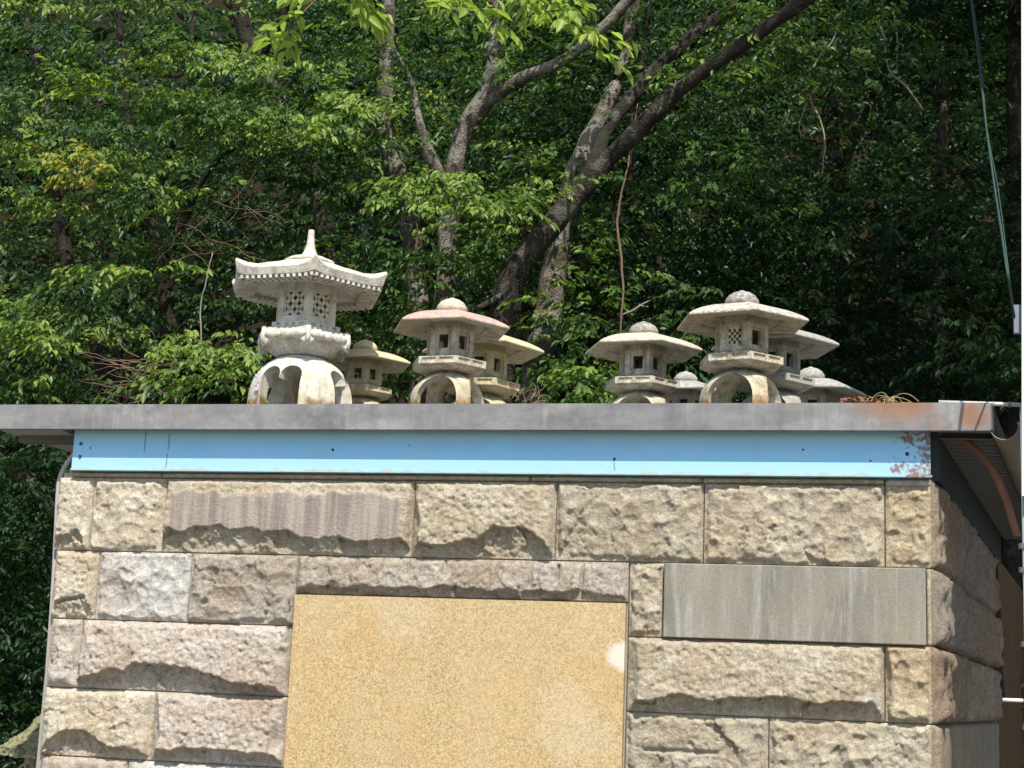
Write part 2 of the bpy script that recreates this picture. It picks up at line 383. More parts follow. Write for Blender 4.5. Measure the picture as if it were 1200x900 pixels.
# --- rock faced stones
def facets(U, Vv, cell, seed, amp, tilt):
    r = np.random.default_rng(seed)
    w, h = U.max() + .1, Vv.max() + .1
    n = max(4, int(w * h / (cell * cell)))
    C = np.stack([r.random(n) * w - .05, r.random(n) * h - .05], 1)
    off = r.normal(0, amp, n); g = r.normal(0, tilt, (n, 2)); g[:, 1] += tilt * .25
    p = np.stack([U.ravel(), Vv.ravel()], 1)
    d = ((p[:, None, :] - C[None]) ** 2).sum(2)
    k = d.argmin(1)
    hgt = off[k] + ((p - C[k]) * g[k]).sum(1)
    return hgt.reshape(U.shape)
def relief(U, Vv, w, h, style, seed, hi, lb, st):
    rs = np.random.default_rng(900 + seed)
    P3 = np.stack([U, Vv, np.full_like(U, seed * 3.7)], -1)
    wx = U + .007 * fbm(P3 * 34, 3); wv = Vv + .007 * fbm(P3 * 34 + 50, 3)
    eL, eR, eB, eT = U, w - U, Vv, h - Vv
    e = np.minimum(np.minimum(eL, eR), np.minimum(eB, eT))
    band = np.zeros_like(U)
    fac = facets(wx + .35 * wv, wv, .021, seed, .0028, .24) + facets(wx, wv - .3 * wx, .060, seed + 5, .0045, .13)
    rough = .0045 * fbm(P3 * 20, 5) + .0042 * fbm(P3 * 75, 4)
    kx = np.linspace(-.02, w + .02, max(4, int(w / .045)))
    jag = np.interp(wx, kx + rs.uniform(-.012, .012, len(kx)), rs.uniform(-1, 1, len(kx)))
    if style == 'bump':
        lo_ = facets(wx, wv, .13, seed + 9, .007, .07)
        D = hi * .60 * sstep(e, -.004, .026) + fac * .55 + rough * .6 + lo_ * .9
        for k in range(int(min(170, w * h / .00075))):                 # flat scallops left by the chisel
            cu, cv, L_ = rs.uniform(0, w), rs.uniform(0, h), rs.uniform(.012, .042); ga, gm = rs.uniform(0, 6.28), rs.uniform(.15, .62)
            du, dv = wx - cu, wv - cv; pl = hi * rs.uniform(.30, .66) + gm * (math.cos(ga) * du + math.sin(ga) * dv) + (du * du + dv * dv) / (L_ * L_) * .011
            D = np.minimum(D, pl + rough * .3)
    elif style in ('ledge', 'band', 'arc'):
        q = U / w
        if style == 'arc':
            br = (.14 + .25 * np.exp(-(np.abs(q - st.get('c', .45)) / .25) ** 2.6)) * h + .05 * h * jag
        else:
            br = (st.get('b', .28) - .03 + .055 * jag + .05 * fbm(np.stack([U * 4, U * 0, U * 0 + seed], -1), 2)) * h
        br = np.maximum(br, .05 * h) * sstep(np.minimum(eL, eR), -.02, .04)
        br = br + .004 * fbm(P3 * 60, 3)
        d = Vv - br
        rise = np.clip((Vv - br) / np.maximum(h - br, .02), 0, 1)
        top = hi * (.52 + .48 * (1 - rise) ** .8) * sstep(e, -.006, .022)
        under = hi * .50 * np.clip(Vv / np.maximum(br, .012), 0, 1) ** 1.3
        k = sstep(d, -.0045, .0025)
        kf = .42 if style != 'band' else .3
        D = top * k + under * (1 - k) + fac * (kf * .7 * k + .8 * (1 - k)) + rough * (.95 * k + .9 * (1 - k))
        if style == 'band':
            t1 = h * (.80 + .05 * fbm(P3 * np.array([20, 0, 1]), 3))
            band = k * sstep(t1 - Vv, -.008, .006) * sstep(np.minimum(eL, eR), .02, .05)
            flat = hi * .86
            D = D * (1 - band) + (flat + .0012 * fbm(P3 * np.array([60, 4, 1]), 2)) * band
    else:
        D = hi * .5 + rough * .35
    if style != 'flat':                                                # chips struck off along the edges
        for k in range(int(3 + (w + h) / .075)):
            side = rs.choice(4, p=[.40, .22, .22, .16]); L_ = rs.uniform(.02, .06); dp = rs.uniform(.010, .045); g = rs.uniform(.35, 1.1)
            c = rs.uniform(.03, (w if side in (0, 3) else h) - .03)
            al, ed = ((U, eB), (Vv, eL), (Vv, eR), (U, eT))[side]
            if style == 'band' and side != 0: continue
            sk = rs.uniform(-.5, .5)
            pl = .004 + hi * rs.uniform(.05, .35) + g * (ed - .004) * 1.0 + sk * g * (al - c) + ((al - c) / L_) ** 2 * .012 + np.maximum(0, ed - dp) * 3
            D = np.minimum(D, pl + rough * .35 + fac * .15)
    if lb:                                                             # sloping left facet
        x0 = lb * w * (.75 + .35 * fbm(np.stack([Vv * 8, Vv * 0, Vv * 0 + seed], -1), 3)) * (1.15 - .5 * Vv / h)
        x0 = np.maximum(x0, .012)
        D = np.minimum(D, .004 + hi * np.clip(U / x0, 0, 1) ** 1.6 + rough * .5 + fac * .2)
    for (sx, y0, y1, dep) in st.get('slots', []):
        ms = sstep(.007 - np.abs(U - sx * w - .006 * (Vv / h - 1)), 0, .004) * sstep(Vv, y0 * h - .01, y0 * h + .01) * sstep(y1 * h - Vv, -.005, .005)
        D = D - dep * ms
    if 'groove' in st:
        x0, x1, vv = st['groove']
        ms = sstep(.008 - np.abs(Vv - vv * h), 0, .004) * sstep(U, x0 * w - .01, x0 * w + .01) * sstep(x1 * w - U, -.01, .01)
        D = D - .014 * ms
    D = np.maximum(D, .001)
    edge = sstep(e, .0, .009)
    D = .0015 + (D - .0015) * edge
    return D, band
def stone(parent, o3, ux, nrm, w, h, style, color, hi=.045, lb=0, step=.0042, mat='stone', **st):
    """o3: lower left corner on the joint plane; ux: along; nrm: outward"""
    seed = stone.k = getattr(stone, 'k', 0) + 1
    j = .0017
    w -= 2 * j; h -= 2 * j
    nu, nv = max(4, int(w / step)), max(4, int(h / step))
    u = np.linspace(0, w, nu); v = np.linspace(0, h, nv)
    U, Vv = np.meshgrid(u, v)
    if mat == 'stone': D, band = relief(U, Vv, w, h, style, seed, hi, lb, st)
    else: D = np.full_like(U, hi); band = U * 0
    P = o3 + ux * j + np.array([0, 0, j]) + U[..., None] * ux + Vv[..., None] * np.array([0, 0, 1.]) + D[..., None] * nrm
    V = P.reshape(-1, 3)
    idx = np.arange(nu * nv).reshape(nv, nu)
    Q = np.stack([idx[:-1, :-1], idx[:-1, 1:], idx[1:, 1:], idx[1:, :-1]], -1).reshape(-1, 4)
    rim = np.concatenate([idx[0, :], idx[1:, -1], idx[-1, -2::-1], idx[-2:0:-1, 0]])
    back = V[rim] - np.outer((V[rim] - o3) @ nrm + .03, nrm)
    b0 = len(V); k = np.arange(len(rim)); k2 = (k + 1) % len(rim)
    S = np.stack([rim[k], b0 + k, b0 + k2, rim[k2]], -1)
    me = np_mesh('stone_block', np.concatenate([V, back]), np.concatenate([Q, S]))
    if band.max() > 0:
        a = me.attributes.new('band', 'FLOAT', 'POINT'); a.data.foreach_set('value', np.concatenate([band.ravel(), np.zeros(len(back))]).astype(np.float32))
    o = link('stone_block', me, MAT[mat], parent)
    o.color = tuple(color) + (1,)
    return o
UX = np.array([1., 0, 0]); NF = np.array([0, -1., 0])
BEI, CRM, GRY, PNK, TAN = (.485, .435, .335), (.575, .52, .41), (.54, .525, .49), (.52, .465, .40), (.50, .43, .30)
OLV, GBR = (.455, .415, .325), (.41, .37, .31)
def row(xsm, ym, z0, z1, specs):
    X = [on_y(x, ym, 0)[0] for x in xsm]
    for i, sp in enumerate(specs):
        if sp is None: continue
        sp = dict(sp)
        stone(front, np.array([X[i], 0, z0]), UX, NF, X[i + 1] - X[i], z1 - z0, **sp)
XLp = 66
A = dict
row([66, 108, 193, 485, 652, 825, 1037, 1091.5], 605, Z1, Z_STRIP, [
    A(style='ledge', color=CRM, hi=.04, b=.3), A(style='bump', color=CRM, hi=.045, lb=.10), A(style='band', color=BEI, hi=.05, b=.30),
    A(style='arc', color=BEI, hi=.052, lb=.09, c=.68), A(style='bump', color=OLV, hi=.05, lb=.09), A(style='bump', color=BEI, hi=.048, lb=.03),
    A(style='bump', color=TAN, hi=.03)])
row([62, 114, 222, 348], 690, Z2, Z1, [A(style='ledge', color=CRM, hi=.035, b=.3), A(style='bump', color=GRY, hi=.036), A(style='bump', color=GBR, hi=.05)])
row([348, 737], 675, ZPAN, Z1, [A(style='ledge', color=GBR, hi=.036, b=.20, slots=[(q, .55, 1.1, .02) for q in (.03, .10, .19, .27, .35, .46)] + [(.62, .35, .95, .02), (.72, .3, .95, .022), (.80, .4, .9, .02), (.87, .25, .95, .025)])])
row([737, 778], 705, Z2, Z1, [A(style='bump', color=BEI, hi=.045, lb=.42)])
row([778, 1085.5, 1092], 715, Z2, Z1, [A(style='flat', color=GRY, hi=.022, mat='slab'), A(style='flat', color=BEI, hi=.03)])
row([57.5, 94, 340.5], 768, Z3, Z2, [A(style='bump', color=PNK, hi=.045), A(style='arc', color=PNK, hi=.062, c=.42)])
row([735, 1037, 1092], 797, Z3, Z2, [A(style='ledge', color=BEI, hi=.055, lb=.08, b=.22), A(style='bump', color=TAN, hi=.075, lb=.30)])
row([50, 180, 336], 848, Z4, Z3, [A(style='arc', color=CRM, hi=.050, c=.35), A(style='ledge', color=PNK, hi=.055, lb=.10, b=.18)])
row([733, 901, 1092], 868, Z4, Z3, [A(style='bump', color=OLV, hi=.04, lb=.10, groove=(.12, .65, .5)), A(style='bump', color=BEI, hi=.042, lb=.08)])
z = Z4
for r_ in range(5):
    z2 = max(z - ROWH, -.02)
    if z2 >= z - .02: break
    lx = [47, 150, 290, 333] if r_ % 2 == 0 else [44, 100, 240, 330]
    rx = [732, 840, 1010, 1092] if r_ % 2 == 0 else [732, 930, 1092]
    row(lx, 900, z2, z, [A(style='bump' if k != 1 else 'ledge', color=[PNK, GRY, CRM][k], hi=.045, step=.009) for k in range(3)])
    row(rx, 900, z2, z, [A(style='ledge' if k else 'bump', color=[BEI, OLV, TAN][k], hi=.045, step=.009) for k in range(len(rx) - 1)])
    if r_ > 2: row([334, 520, 732], 900, z2, z, [A(style='bump', color=[GBR, BEI][k], hi=.045, step=.009) for k in range(2)])
    z = z2
ZP0 = Z4 - 3 * ROWH
# thin levelling strips under the beam
for a_, b_, z0, z1 in ((84, 190, Z_STRIP, Z_BEAM_B), (190, 622, Z_STRIP, Z_BEAM_B), (622, 823, Z_STRIP, Z_BEAM_B), (823, 1037, Z_STRIP, Z_BEAM_B)):
    X0, X1 = on_y(a_, 560, 0)[0], on_y(b_, 560, 0)[0]
    stone(front, np.array([X0, 0, z0]), UX, NF, X1 - X0, z1 - z0, 'flat', BEI, hi=.03, step=.007)
X0 = on_y(1037, 568, 0)[0]
stone(front, np.array([X0, -.001, Z_STRIP - .006]), UX, NF, XC - X0, Z_BEAM_B - Z_STRIP + .006, 'flat', GRY, hi=.03, step=.006)
# granite panel
PX0, PX1 = on_y(345.5, 720, 0)[0], on_y(735, 720, 0)[0]
wp = on_y(722, 765, -.02); 
MAT['panel'] = mat_panel([(wp + np.array([.02, 0, 0]), .055, .8), (on_y(668, 850, -.02), .16, .14), (on_y(470, 720, -.02), .12, .1)], [(on_y(430, 748, -.02), .10), (on_y(480, 858, -.02), .09), (on_y(345, 770, -.02), .07), (on_y(700, 800, -.02), .10)])
mb = MB(); mb.box((PX0 + .003, -.020, ZP0 + .004), (PX1 - .003, .011, ZPAN - .004))
mb.build('granite_panel', MAT['panel'], front)
# --- side pier stones
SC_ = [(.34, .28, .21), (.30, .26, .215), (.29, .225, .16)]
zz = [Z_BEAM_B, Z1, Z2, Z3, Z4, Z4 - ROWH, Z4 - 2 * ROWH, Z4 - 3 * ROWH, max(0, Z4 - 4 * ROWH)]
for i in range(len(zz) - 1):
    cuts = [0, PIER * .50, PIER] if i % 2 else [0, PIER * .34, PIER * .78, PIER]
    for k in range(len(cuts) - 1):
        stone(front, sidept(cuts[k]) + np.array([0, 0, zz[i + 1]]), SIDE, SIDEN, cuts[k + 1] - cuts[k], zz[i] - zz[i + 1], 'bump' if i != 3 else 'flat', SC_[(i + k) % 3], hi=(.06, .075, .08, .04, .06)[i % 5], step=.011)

# --- blue beam
BY = -.034
xb0, xb1 = on_y(84, 545, BY)[0], on_y(1090.5, 540, BY)[0]
rp = [(on_y(1090, y_, BY), r_) for y_, r_ in ((512, .045), (524, .05), (535, .045), (545, .045), (555, .05))] + [(on_y(1052, 548, BY), .028), (on_y(1064, 513, BY), .03), (on_y(1072, 556, BY), .04)]
spots = [(on_y(x, y, BY), r) for x, y, r in ((95, 520, .006), (106, 525, .004), (390, 527, .006), (720, 538, .006), (941, 527, .004), (1063, 532, .008), (1020, 540, .004), (480, 522, .003))]
LIT_TOP = Z_BEAM_B + .041; BTOP = Z_EAVE_B - .030
CRACKS = [(on_y(x, y, BY)[0], on_y(x, y, BY)[2], h_) for x, y, h_ in ((198, 518, .035), (195, 540, .03), (170, 518, .04), (720, 545, .02))]
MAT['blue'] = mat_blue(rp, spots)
mb = MB()
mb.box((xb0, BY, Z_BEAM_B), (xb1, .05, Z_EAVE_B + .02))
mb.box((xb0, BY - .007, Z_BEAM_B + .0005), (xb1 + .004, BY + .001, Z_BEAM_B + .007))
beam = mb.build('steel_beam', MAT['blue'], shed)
MAT['blueshade'] = mat_plain('shaded_blue_steel', (.045, .055, .055), (.07, .08, .075), 5, .8, .2, .05)  # dark copy of the blue steel, with the shade in its colour
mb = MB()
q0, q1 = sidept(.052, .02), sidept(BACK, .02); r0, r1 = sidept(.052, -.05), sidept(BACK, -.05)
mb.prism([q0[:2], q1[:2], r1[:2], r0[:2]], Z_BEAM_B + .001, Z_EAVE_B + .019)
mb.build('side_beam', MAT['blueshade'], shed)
# bolts on the beam
for x, y in ((95, 520), (94, 535)):
    p = on_y(x, y, BY); mb = MB(); mb.tube([(p[0], BY + .002, p[2]), (p[0], BY - .004, p[2])], .006, 8)
    mb.build('bolt', mat_plain('dark_bolt', (.05, .04, .035), (.09, .07, .06)) if 'bolt' not in MAT else MAT['bolt'], beam)
    MAT.setdefault('bolt', beam.children[-1].data.materials[0] if beam.children else None)

# --- roof
EY = -.098
xe0, xe1 = on_y(-14, 490, EY)[0], on_y(1161, 490, EY)[0]
rust = [(on_y(x, y, EY), r, k) for x, y, r, k in ((1045, 474, .085, .85), (1075, 476, .07, .9), (1015, 476, .05, .6), (1141, 482, .055, .9), (1146, 494, .035, .8), (1060, 476, .08, .9), (1030, 473, .07, .8), (930, 474, .04, .3), (1100, 500, .05, .4), (1138, 488, .05, .9), (215, 486, .05, .1))]
MAT['galv'] = mat_galv(rust)
er1 = np.array([xe1, EY, 0]) + SIDE * (BACK + .3)
OUT = [(xe0, EY), (xe1, EY), (er1[0], er1[1]), (xe0, BACK + .2)]
roof = None
mb = MB(); mb.prism([(xe0 + .004, EY + .004), (xe1 - .004, EY + .004), (er1[0] - .004, er1[1]), (xe0 + .004, BACK + .2)], Z_EAVE_B + .022, Z_EAVE_T - .004)
MAT['deck'] = mat_plain('roof_deck', (.22, .21, .20), (.32, .31, .29), 8, .85)
roof = mb.build('roof', MAT['deck'], shed)
mb = MB()
mb.box((xe0, EY - .0015, Z_EAVE_B), (xe1, EY + .0035, Z_EAVE_T))       # fascia plate
mb.box((xe0, EY + .0035, Z_EAVE_B), (xe1, EY + .03, Z_EAVE_B + .003))  # folded return
mb.box((xe0, EY + .0035, Z_EAVE_T - .0035), (xe1, EY + .05, Z_EAVE_T))
mb.build('fascia', MAT['galv'], roof)
# roof edge on the gutter side
MAT['dkmetal'] = mat_plain('dark_weathered_metal', (.10, .085, .07), (.17, .14, .115), 7, .7)
a0 = np.array([xe1, EY, 0]); 
mb = MB(); t = SIDEN * .004
mb.prism([(a0 + SIDE * .004)[:2], (a0 + SIDE * .004 + t)[:2], (a0 + SIDE * (BACK + .3) + t)[:2], (a0 + SIDE * (BACK + .3))[:2]], Z_EAVE_B + .004, Z_EAVE_T - .001)
mb.build('edge_plate', MAT['dkmetal'], roof)
# corrugated soffit on the right overhang: ribs run across
MAT['soffit'] = mat_plain('grey_corrugated_soffit', (.12, .118, .11), (.16, .157, .145), 5, .7, .1)
mb = MB(); prof = []
d = .06; pitch = .085
while d < BACK + .2:
    prof += [(d, 0), (d + pitch * .40, 0), (d + pitch * .52, .03), (d + pitch * .88, .03)]; d += pitch
L_ = [];  
for dd, hz in prof:
    a = np.array([XC, EY, 0]) + SIDE * dd + np.array([0.0, 0, 0]); 
    a = sidept(dd + .0, .024); b = np.array([xe1, EY, 0]) + SIDE * (dd + .112) - UX * .006
    L_.append((a[0], a[1], Z_EAVE_B + .001 + hz)); L_.append((b[0], b[1], Z_EAVE_B + .001 + hz))
mb.add(L_, [(2 * i, 2 * i + 1, 2 * i + 3, 2 * i + 2) for i in range(len(prof) - 1)])
mb.build('soffit_sheet', MAT['soffit'], roof)
mb = MB(); mb.box((xe0 + .006, EY + .032, Z_EAVE_B + .008), (XL - .002, BACK, Z_EAVE_B + .020)); mb.build('soffit_board', mat_plain('pale_soffit_board', (.33, .30, .25), (.42, .39, .33), 6), roof)
for k in range(3):
    yy = .10 + .5 * k
    mb = MB(); mb.box((xe0 + .02, yy, Z_EAVE_B - .02), (XL + .02, yy + .05, Z_EAVE_B + .0079)); mb.build('outrigger', MAT['soffit'], roof)
# half-round gutter along the right eave
gc0 = on_y(1176.5, 499, EY + .01)
gr = px_size(EY) * 15.5
mb = MB(); outer = []; inner = []
ang = np.linspace(math.radians(150), math.radians(372), 22)
def gring(base, r): return [base + UX * r * math.cos(a) + np.array([0, 0, 1.]) * r * math.sin(a) for a in ang]
b0, b1 = gc0, gc0 + SIDE * (BACK + .25)
n = len(ang); Vg = gring(b0, gr) + gring(b1, gr) + gring(b0, gr - .0025) + gring(b1, gr - .0025)
Fg = []
for i in range(n - 1):
    Fg += [(i, i + 1, n + i + 1, n + i), (2 * n + i + 1, 2 * n + i, 3 * n + i, 3 * n + i + 1), (i + 1, i, 2 * n + i, 2 * n + i + 1), (n + i, n + i + 1, 3 * n + i + 1, 3 * n + i)]
Fg += [(0, n, 3 * n, 2 * n), (n - 1, 2 * n + n - 1, 4 * n - 1, 2 * n - 1)]
mb.add(Vg, Fg)
tip = b0 + UX * gr * math.cos(ang[-1]) + np.array([0, 0, gr * math.sin(ang[-1])])
mb.tube([tip, tip + SIDE * (BACK + .25)], .004, 8)
MAT['gutter'] = mat_plain('brown_grey_gutter', (.20, .16, .12), (.32, .27, .21), 9, .6, .1)
gut = mb.build('gutter', MAT['gutter'], roof)
# bent rusty pipe under the eave
MAT['rust'] = mat_rust()
P = spline([on_y(x, y, .16 - .012 * i) for i, (x, y) in enumerate(((1100, 512), (1122, 514), (1143, 527), (1163, 552), (1178, 583), (1187, 612), (1192.5, 628)))], 5)
mb = MB(); mb.tube(P, .0125, 10); mb.build('bent_pipe', MAT['rust'], shed, True)
# white conduit along the roof end
MAT['white'] = mat_plain('off_white_paint', (.70, .68, .60), (.78, .76, .69), 8, .5, .05)
mb = MB(); p0, p1 = on_y(1100, 472.0, EY + .03), on_y(1215, 476.5, EY + .03); p0[2] = Z_EAVE_T + .007; p1[2] = on_y(1200, 475, EY + .03)[2]
pm = on_y(1163, 473.5, EY + .03)
mb.tube([p0, pm, p1], .007, 10); cond = mb.build('conduit', mat_plain('dull_white_conduit', (.42, .40, .35), (.52, .50, .45), 8, .6, .05), shed, True)
for xq in (1164, 1183):
    c_ = on_y(xq, 474.3, EY + .03); mb = MB(); mb.tube([c_ - UX * .004, c_ + UX * .004], .0105, 10); mb.build('clip', MAT['galv'], cond)
# hose at the left end
MAT['hose'] = mat_plain('grey_lavender_hose', (.33, .29, .28), (.42, .37, .36), 9, .6, .1)
P = spline([on_y(x, y, .03) for x, y in ((92, 528), (84, 536), (75, 549), (69.5, 565), (67.5, 590), (66, 625), (62, 700), (55, 800), (48, 905))], 4)
mb = MB(); mb.tube(P, .010, 8); mb.build('drain_hose', MAT['hose'], shed, True)

mb = MB(); wa, wb = BACK + .02, 7.2
mb.prism([tuple(sidept(wa, -.02)[:2]), tuple(sidept(wb, -.02)[:2]), tuple(sidept(wb, -.25)[:2]), tuple(sidept(wa, -.25)[:2])], -.02, 2.35)
rw = mb.build('retaining_wall', MAT['boards']); tag(rw, 'low dark brown wall running back from the shed under the gutter', 'wall')

# ================================================================== POST at the right edge
MAT['pole'] = mat_plain('grey_green_steel_pole', (.24, .29, .29), (.33, .38, .37), 9, .5, .05)
YP = -.2
sp_ = px_size(YP, 1197, 500)
pb = on_y(1197.6, 581, YP); ptop = on_y(1197, -60, YP)
post = empty('sign_post', (pb[0] + .07, YP + .05, 0)); tag(post, 'tall white board on a thin grey green pole beside the shed gutter', 'sign board')
def loc(o, pts): return [tuple(np.array(p) - np.array(o.location)) for p in pts]
mb = MB(); zt = 6.4; w_ = 1.5  # unseen height and width added so the board shades the side wall
lean = 0.0
dxt = (ptop[0] - pb[0]) / (ptop[2] - pb[2]) * (zt - pb[2]); xt = pb[0] + dxt
mb.v = loc(post, [(pb[0], YP, pb[2]), (pb[0] + w_, YP, pb[2]), (pb[0] + w_, YP + .008, pb[2]), (pb[0], YP + .008, pb[2]), (xt, YP, zt), (xt + w_, YP, zt), (xt + w_, YP + .008, zt), (xt, YP + .008, zt)])
mb.f = [(0, 3, 2, 1), (4, 5, 6, 7), (0, 1, 5, 4), (1, 2, 6, 5), (2, 3, 7, 6), (3, 0, 4, 7)]
brd = mb.build('board', MAT['white'], post)
xc_ = on_y(1201.5, 760, YP + .05)[0]
mb = MB(); mb.tube([np.array([xc_ - post.location.x, .0, -.02]), np.array([xc_ + .012 - post.location.x, .0, pb[2] + .3])], .0115, 12); pol = mb.build('pole', MAT['pole'], post, True)
for py in (640, 668, 755, 852):
    zq = on_y(1199, py, YP + .05)[2]; mb = MB(); mb.tube([np.array([xc_ - post.location.x, 0, zq - .008]), np.array([xc_ - post.location.x, 0, zq + .008])], .0145, 12); mb.build('collar', MAT['dkmetal'], pol)
pa, pc_ = on_y(1175, 820, YP + .05), on_y(1199, 821, YP + .05)
mb = MB(); mb.tube(loc(post, [pa, pc_]), .0055, 10); mb.build('peg', MAT['white'], post, True)
bx0, bx1 = on_y(1188.5, 390, YP + .02), on_y(1195.8, 357, YP + .02)
mb = MB(); c0 = np.array(loc(post, [bx0])[0]); c1 = np.array(loc(post, [bx1])[0]); mb.box((c0[0], c0[1], c0[2]), (c1[0] + .004, c1[1] + .025, c1[2])); 
mb.build('junction_box', mat_plain('pale_blue_grey_plastic', (.15, .17, .20), (.20, .22, .25), 9, .5, .05), post)
MAT['cable'] = mat_plain('green_cable_sheath', (.03, .055, .05), (.05, .08, .07), 20, .9, .05, .05)
for k, (dx, lab) in enumerate(((0, 'thick green cable sagging down to the junction box'), (3.0, 'thin grey green wire running beside the thick cable'))):
    P = spline([on_y(x + dx * f_, y, yy) for x, y, yy, f_ in ((1130, -60, .6, .3), (1138, 0, .4, .5), (1147, 70, .2, .9), (1156, 150, -.05, .2), (1165, 215, -.2, 1.2), (1174, 275, -.33, .9), (1182, 330, -.45, .5), (1189, 372, YP + .03, 0))], 5)
    mb = MB(); mb.tube(P, .0036 if k == 0 else .0018, 8); o = mb.build('cable', MAT['cable'], None, True)
    tag(o, lab, 'cable')

# ================================================================== LANTERNS
def hexring(r, z, rot=0.0, n=6): return [np.array([r * math.cos(rot + 2 * math.pi * i / n), r * math.sin(rot + 2 * math.pi * i / n), z]) for i in range(n)]
HR = math.radians(-60)                                                # corner angles so that one flat faces -Y
def panelwall(mb, a, b, c, d, xs, ys, cells, depth, through=False):
    """quad a(bottom left) b(bottom right) c(top right) d(top left) seen from outside, with recessed or open cells"""
    a, b, c, d = map(np.array, (a, b, c, d)); nrm = np.cross(b - a, d - a); nrm = nrm / np.linalg.norm(nrm)
    def P(s, t, dp=0): return a * (1 - s) * (1 - t) + b * s * (1 - t) + c * s * t + d * (1 - s) * t - nrm * dp
    for i in range(len(xs) - 1):
        for j in range(len(ys) - 1):
            x0, x1, y0, y1 = xs[i], xs[i + 1], ys[j], ys[j + 1]
            if (i, j) in cells:
                dp = depth
                o = [P(x0, y0), P(x1, y0), P(x1, y1), P(x0, y1)]; q = [P(x0, y0, dp), P(x1, y0, dp), P(x1, y1, dp), P(x0, y1, dp)]
                mb.add(o + q, [(0, 1, 5, 4), (1, 2, 6, 5), (2, 3, 7, 6), (3, 0, 4, 7)] + ([] if through else [(4, 5, 6, 7)]))
            else:
                mb.add([P(x0, y0), P(x1, y0), P(x1, y1), P(x0, y1)], [(0, 1, 2, 3)])
    return P
def weld(o, d=1e-4, bev=0.0):
    bm = bmesh.new(); bm.from_mesh(o.data); bmesh.ops.remove_doubles(bm, verts=bm.verts, dist=d)
    bmesh.ops.recalc_face_normals(bm, faces=bm.faces)
    bm.to_mesh(o.data); bm.free()
    if bev:
        m = o.modifiers.new('bevel', 'BEVEL'); m.width = bev; m.segments = 2; m.limit_method = 'ANGLE'; m.angle_limit = math.radians(28)
    return o
def topattr(o):
    me = o.data; n = np.zeros(len(me.vertices) * 3, np.float32); me.vertices.foreach_get('normal', n); n = n.reshape(-1, 3)
    a = me.attributes.new('top', 'FLOAT', 'POINT'); a.data.foreach_set('value', np.clip(n[:, 2] * 3 - .2, 0, 1).astype(np.float32))
def temp(name, V, Fc):
    o = bpy.data.objects.new(name, mesh(name, V, Fc)); COL.objects.link(o); return o
def boolean(base, cutters):
    for c in cutters:
        m = base.modifiers.new('b', 'BOOLEAN'); m.operation = 'DIFFERENCE'; m.solver = 'EXACT'; m.object = c
    dg = bpy.context.evaluated_depsgraph_get(); dg.update()
    me = bpy.data.meshes.new_from_object(base.evaluated_get(dg))
    for c in cutters + [base]:
        d = c.data; bpy.data.objects.remove(c); bpy.data.meshes.remove(d)
    return me
_base_cache = {}
def arch_base(Rb, H, kind):
    key = (round(Rb, 3), round(H, 3), kind)
    if key in _base_cache: return _base_cache[key]
    n = 48; prof = []
    for k in range(15):
        t = k / 14; z = H * t
        r = Rb * (1 - .05 * t) * (1 - max(0, (t - .22) / .78) ** 2.3) ** .5
        if t > .999: r = Rb * .32
        prof.append((max(r, Rb * .32), z))
    prof[0] = (Rb * 1.02, -.001)
    def lathe(pr):
        mb = MB(); mb.rings([[np.array([r * math.cos(2 * math.pi * i / n), r * math.sin(2 * math.pi * i / n), z]) for i in range(n)] for r, z in pr]); return mb
    o = lathe(prof); base = temp('tmp', o.v, o.f)
    inn = lathe([(r * .74, z * .80 - .01) for r, z in prof]); cut = [temp('tmp', inn.v, inn.f)]
    if kind == 'double':                                              # two lobes meeting in a hanging point
        w, hs = Rb * .40, H * .52; pts = [(-w, -.02)]
        for s in (-1, 1):
            cx = s * w * .5; r = w * .5
            for k in range(11):
                a = math.pi * (1 - k / 10); x, y = cx + r * math.cos(a), hs + r * 1.0 * math.sin(a)
                if s == -1 and k == 10: y -= .012
                if s == 1 and k == 0: continue
                pts.append((x, y))
        pts.append((w, -.02))
    else:
        w, hs = Rb * .54, H * .26; pts = [(-w, -.02), (-w, hs)]
        for k in range(1, 14):
            a = math.pi * (1 - k / 14); pts.append((w * math.cos(a), hs + (H * .82 - hs) * math.sin(a) * (1 + (.035 if k == 7 else 0))))
        pts += [(w, hs), (w, -.02)]
    for q in range(2):
        L = Rb * 1.4; m_ = len(pts)
        P = [((x, -L, y) if q == 0 else (L, x, y)) for x, y in pts] + [((x, L, y) if q == 0 else (-L, x, y)) for x, y in pts]
        Fc = [tuple(range(m_)), tuple(range(2 * m_ - 1, m_ - 1, -1))] + [((i + 1) % m_, i, m_ + i, m_ + (i + 1) % m_) for i in range(m_)]
        c = temp('tmp', P, Fc); bm = bmesh.new(); bm.from_mesh(c.data); bmesh.ops.recalc_face_normals(bm, faces=bm.faces); bm.to_mesh(c.data); bm.free(); cut.append(c)
    me = boolean(base, cut); me.name = 'base'
    _base_cache[key] = me; return me
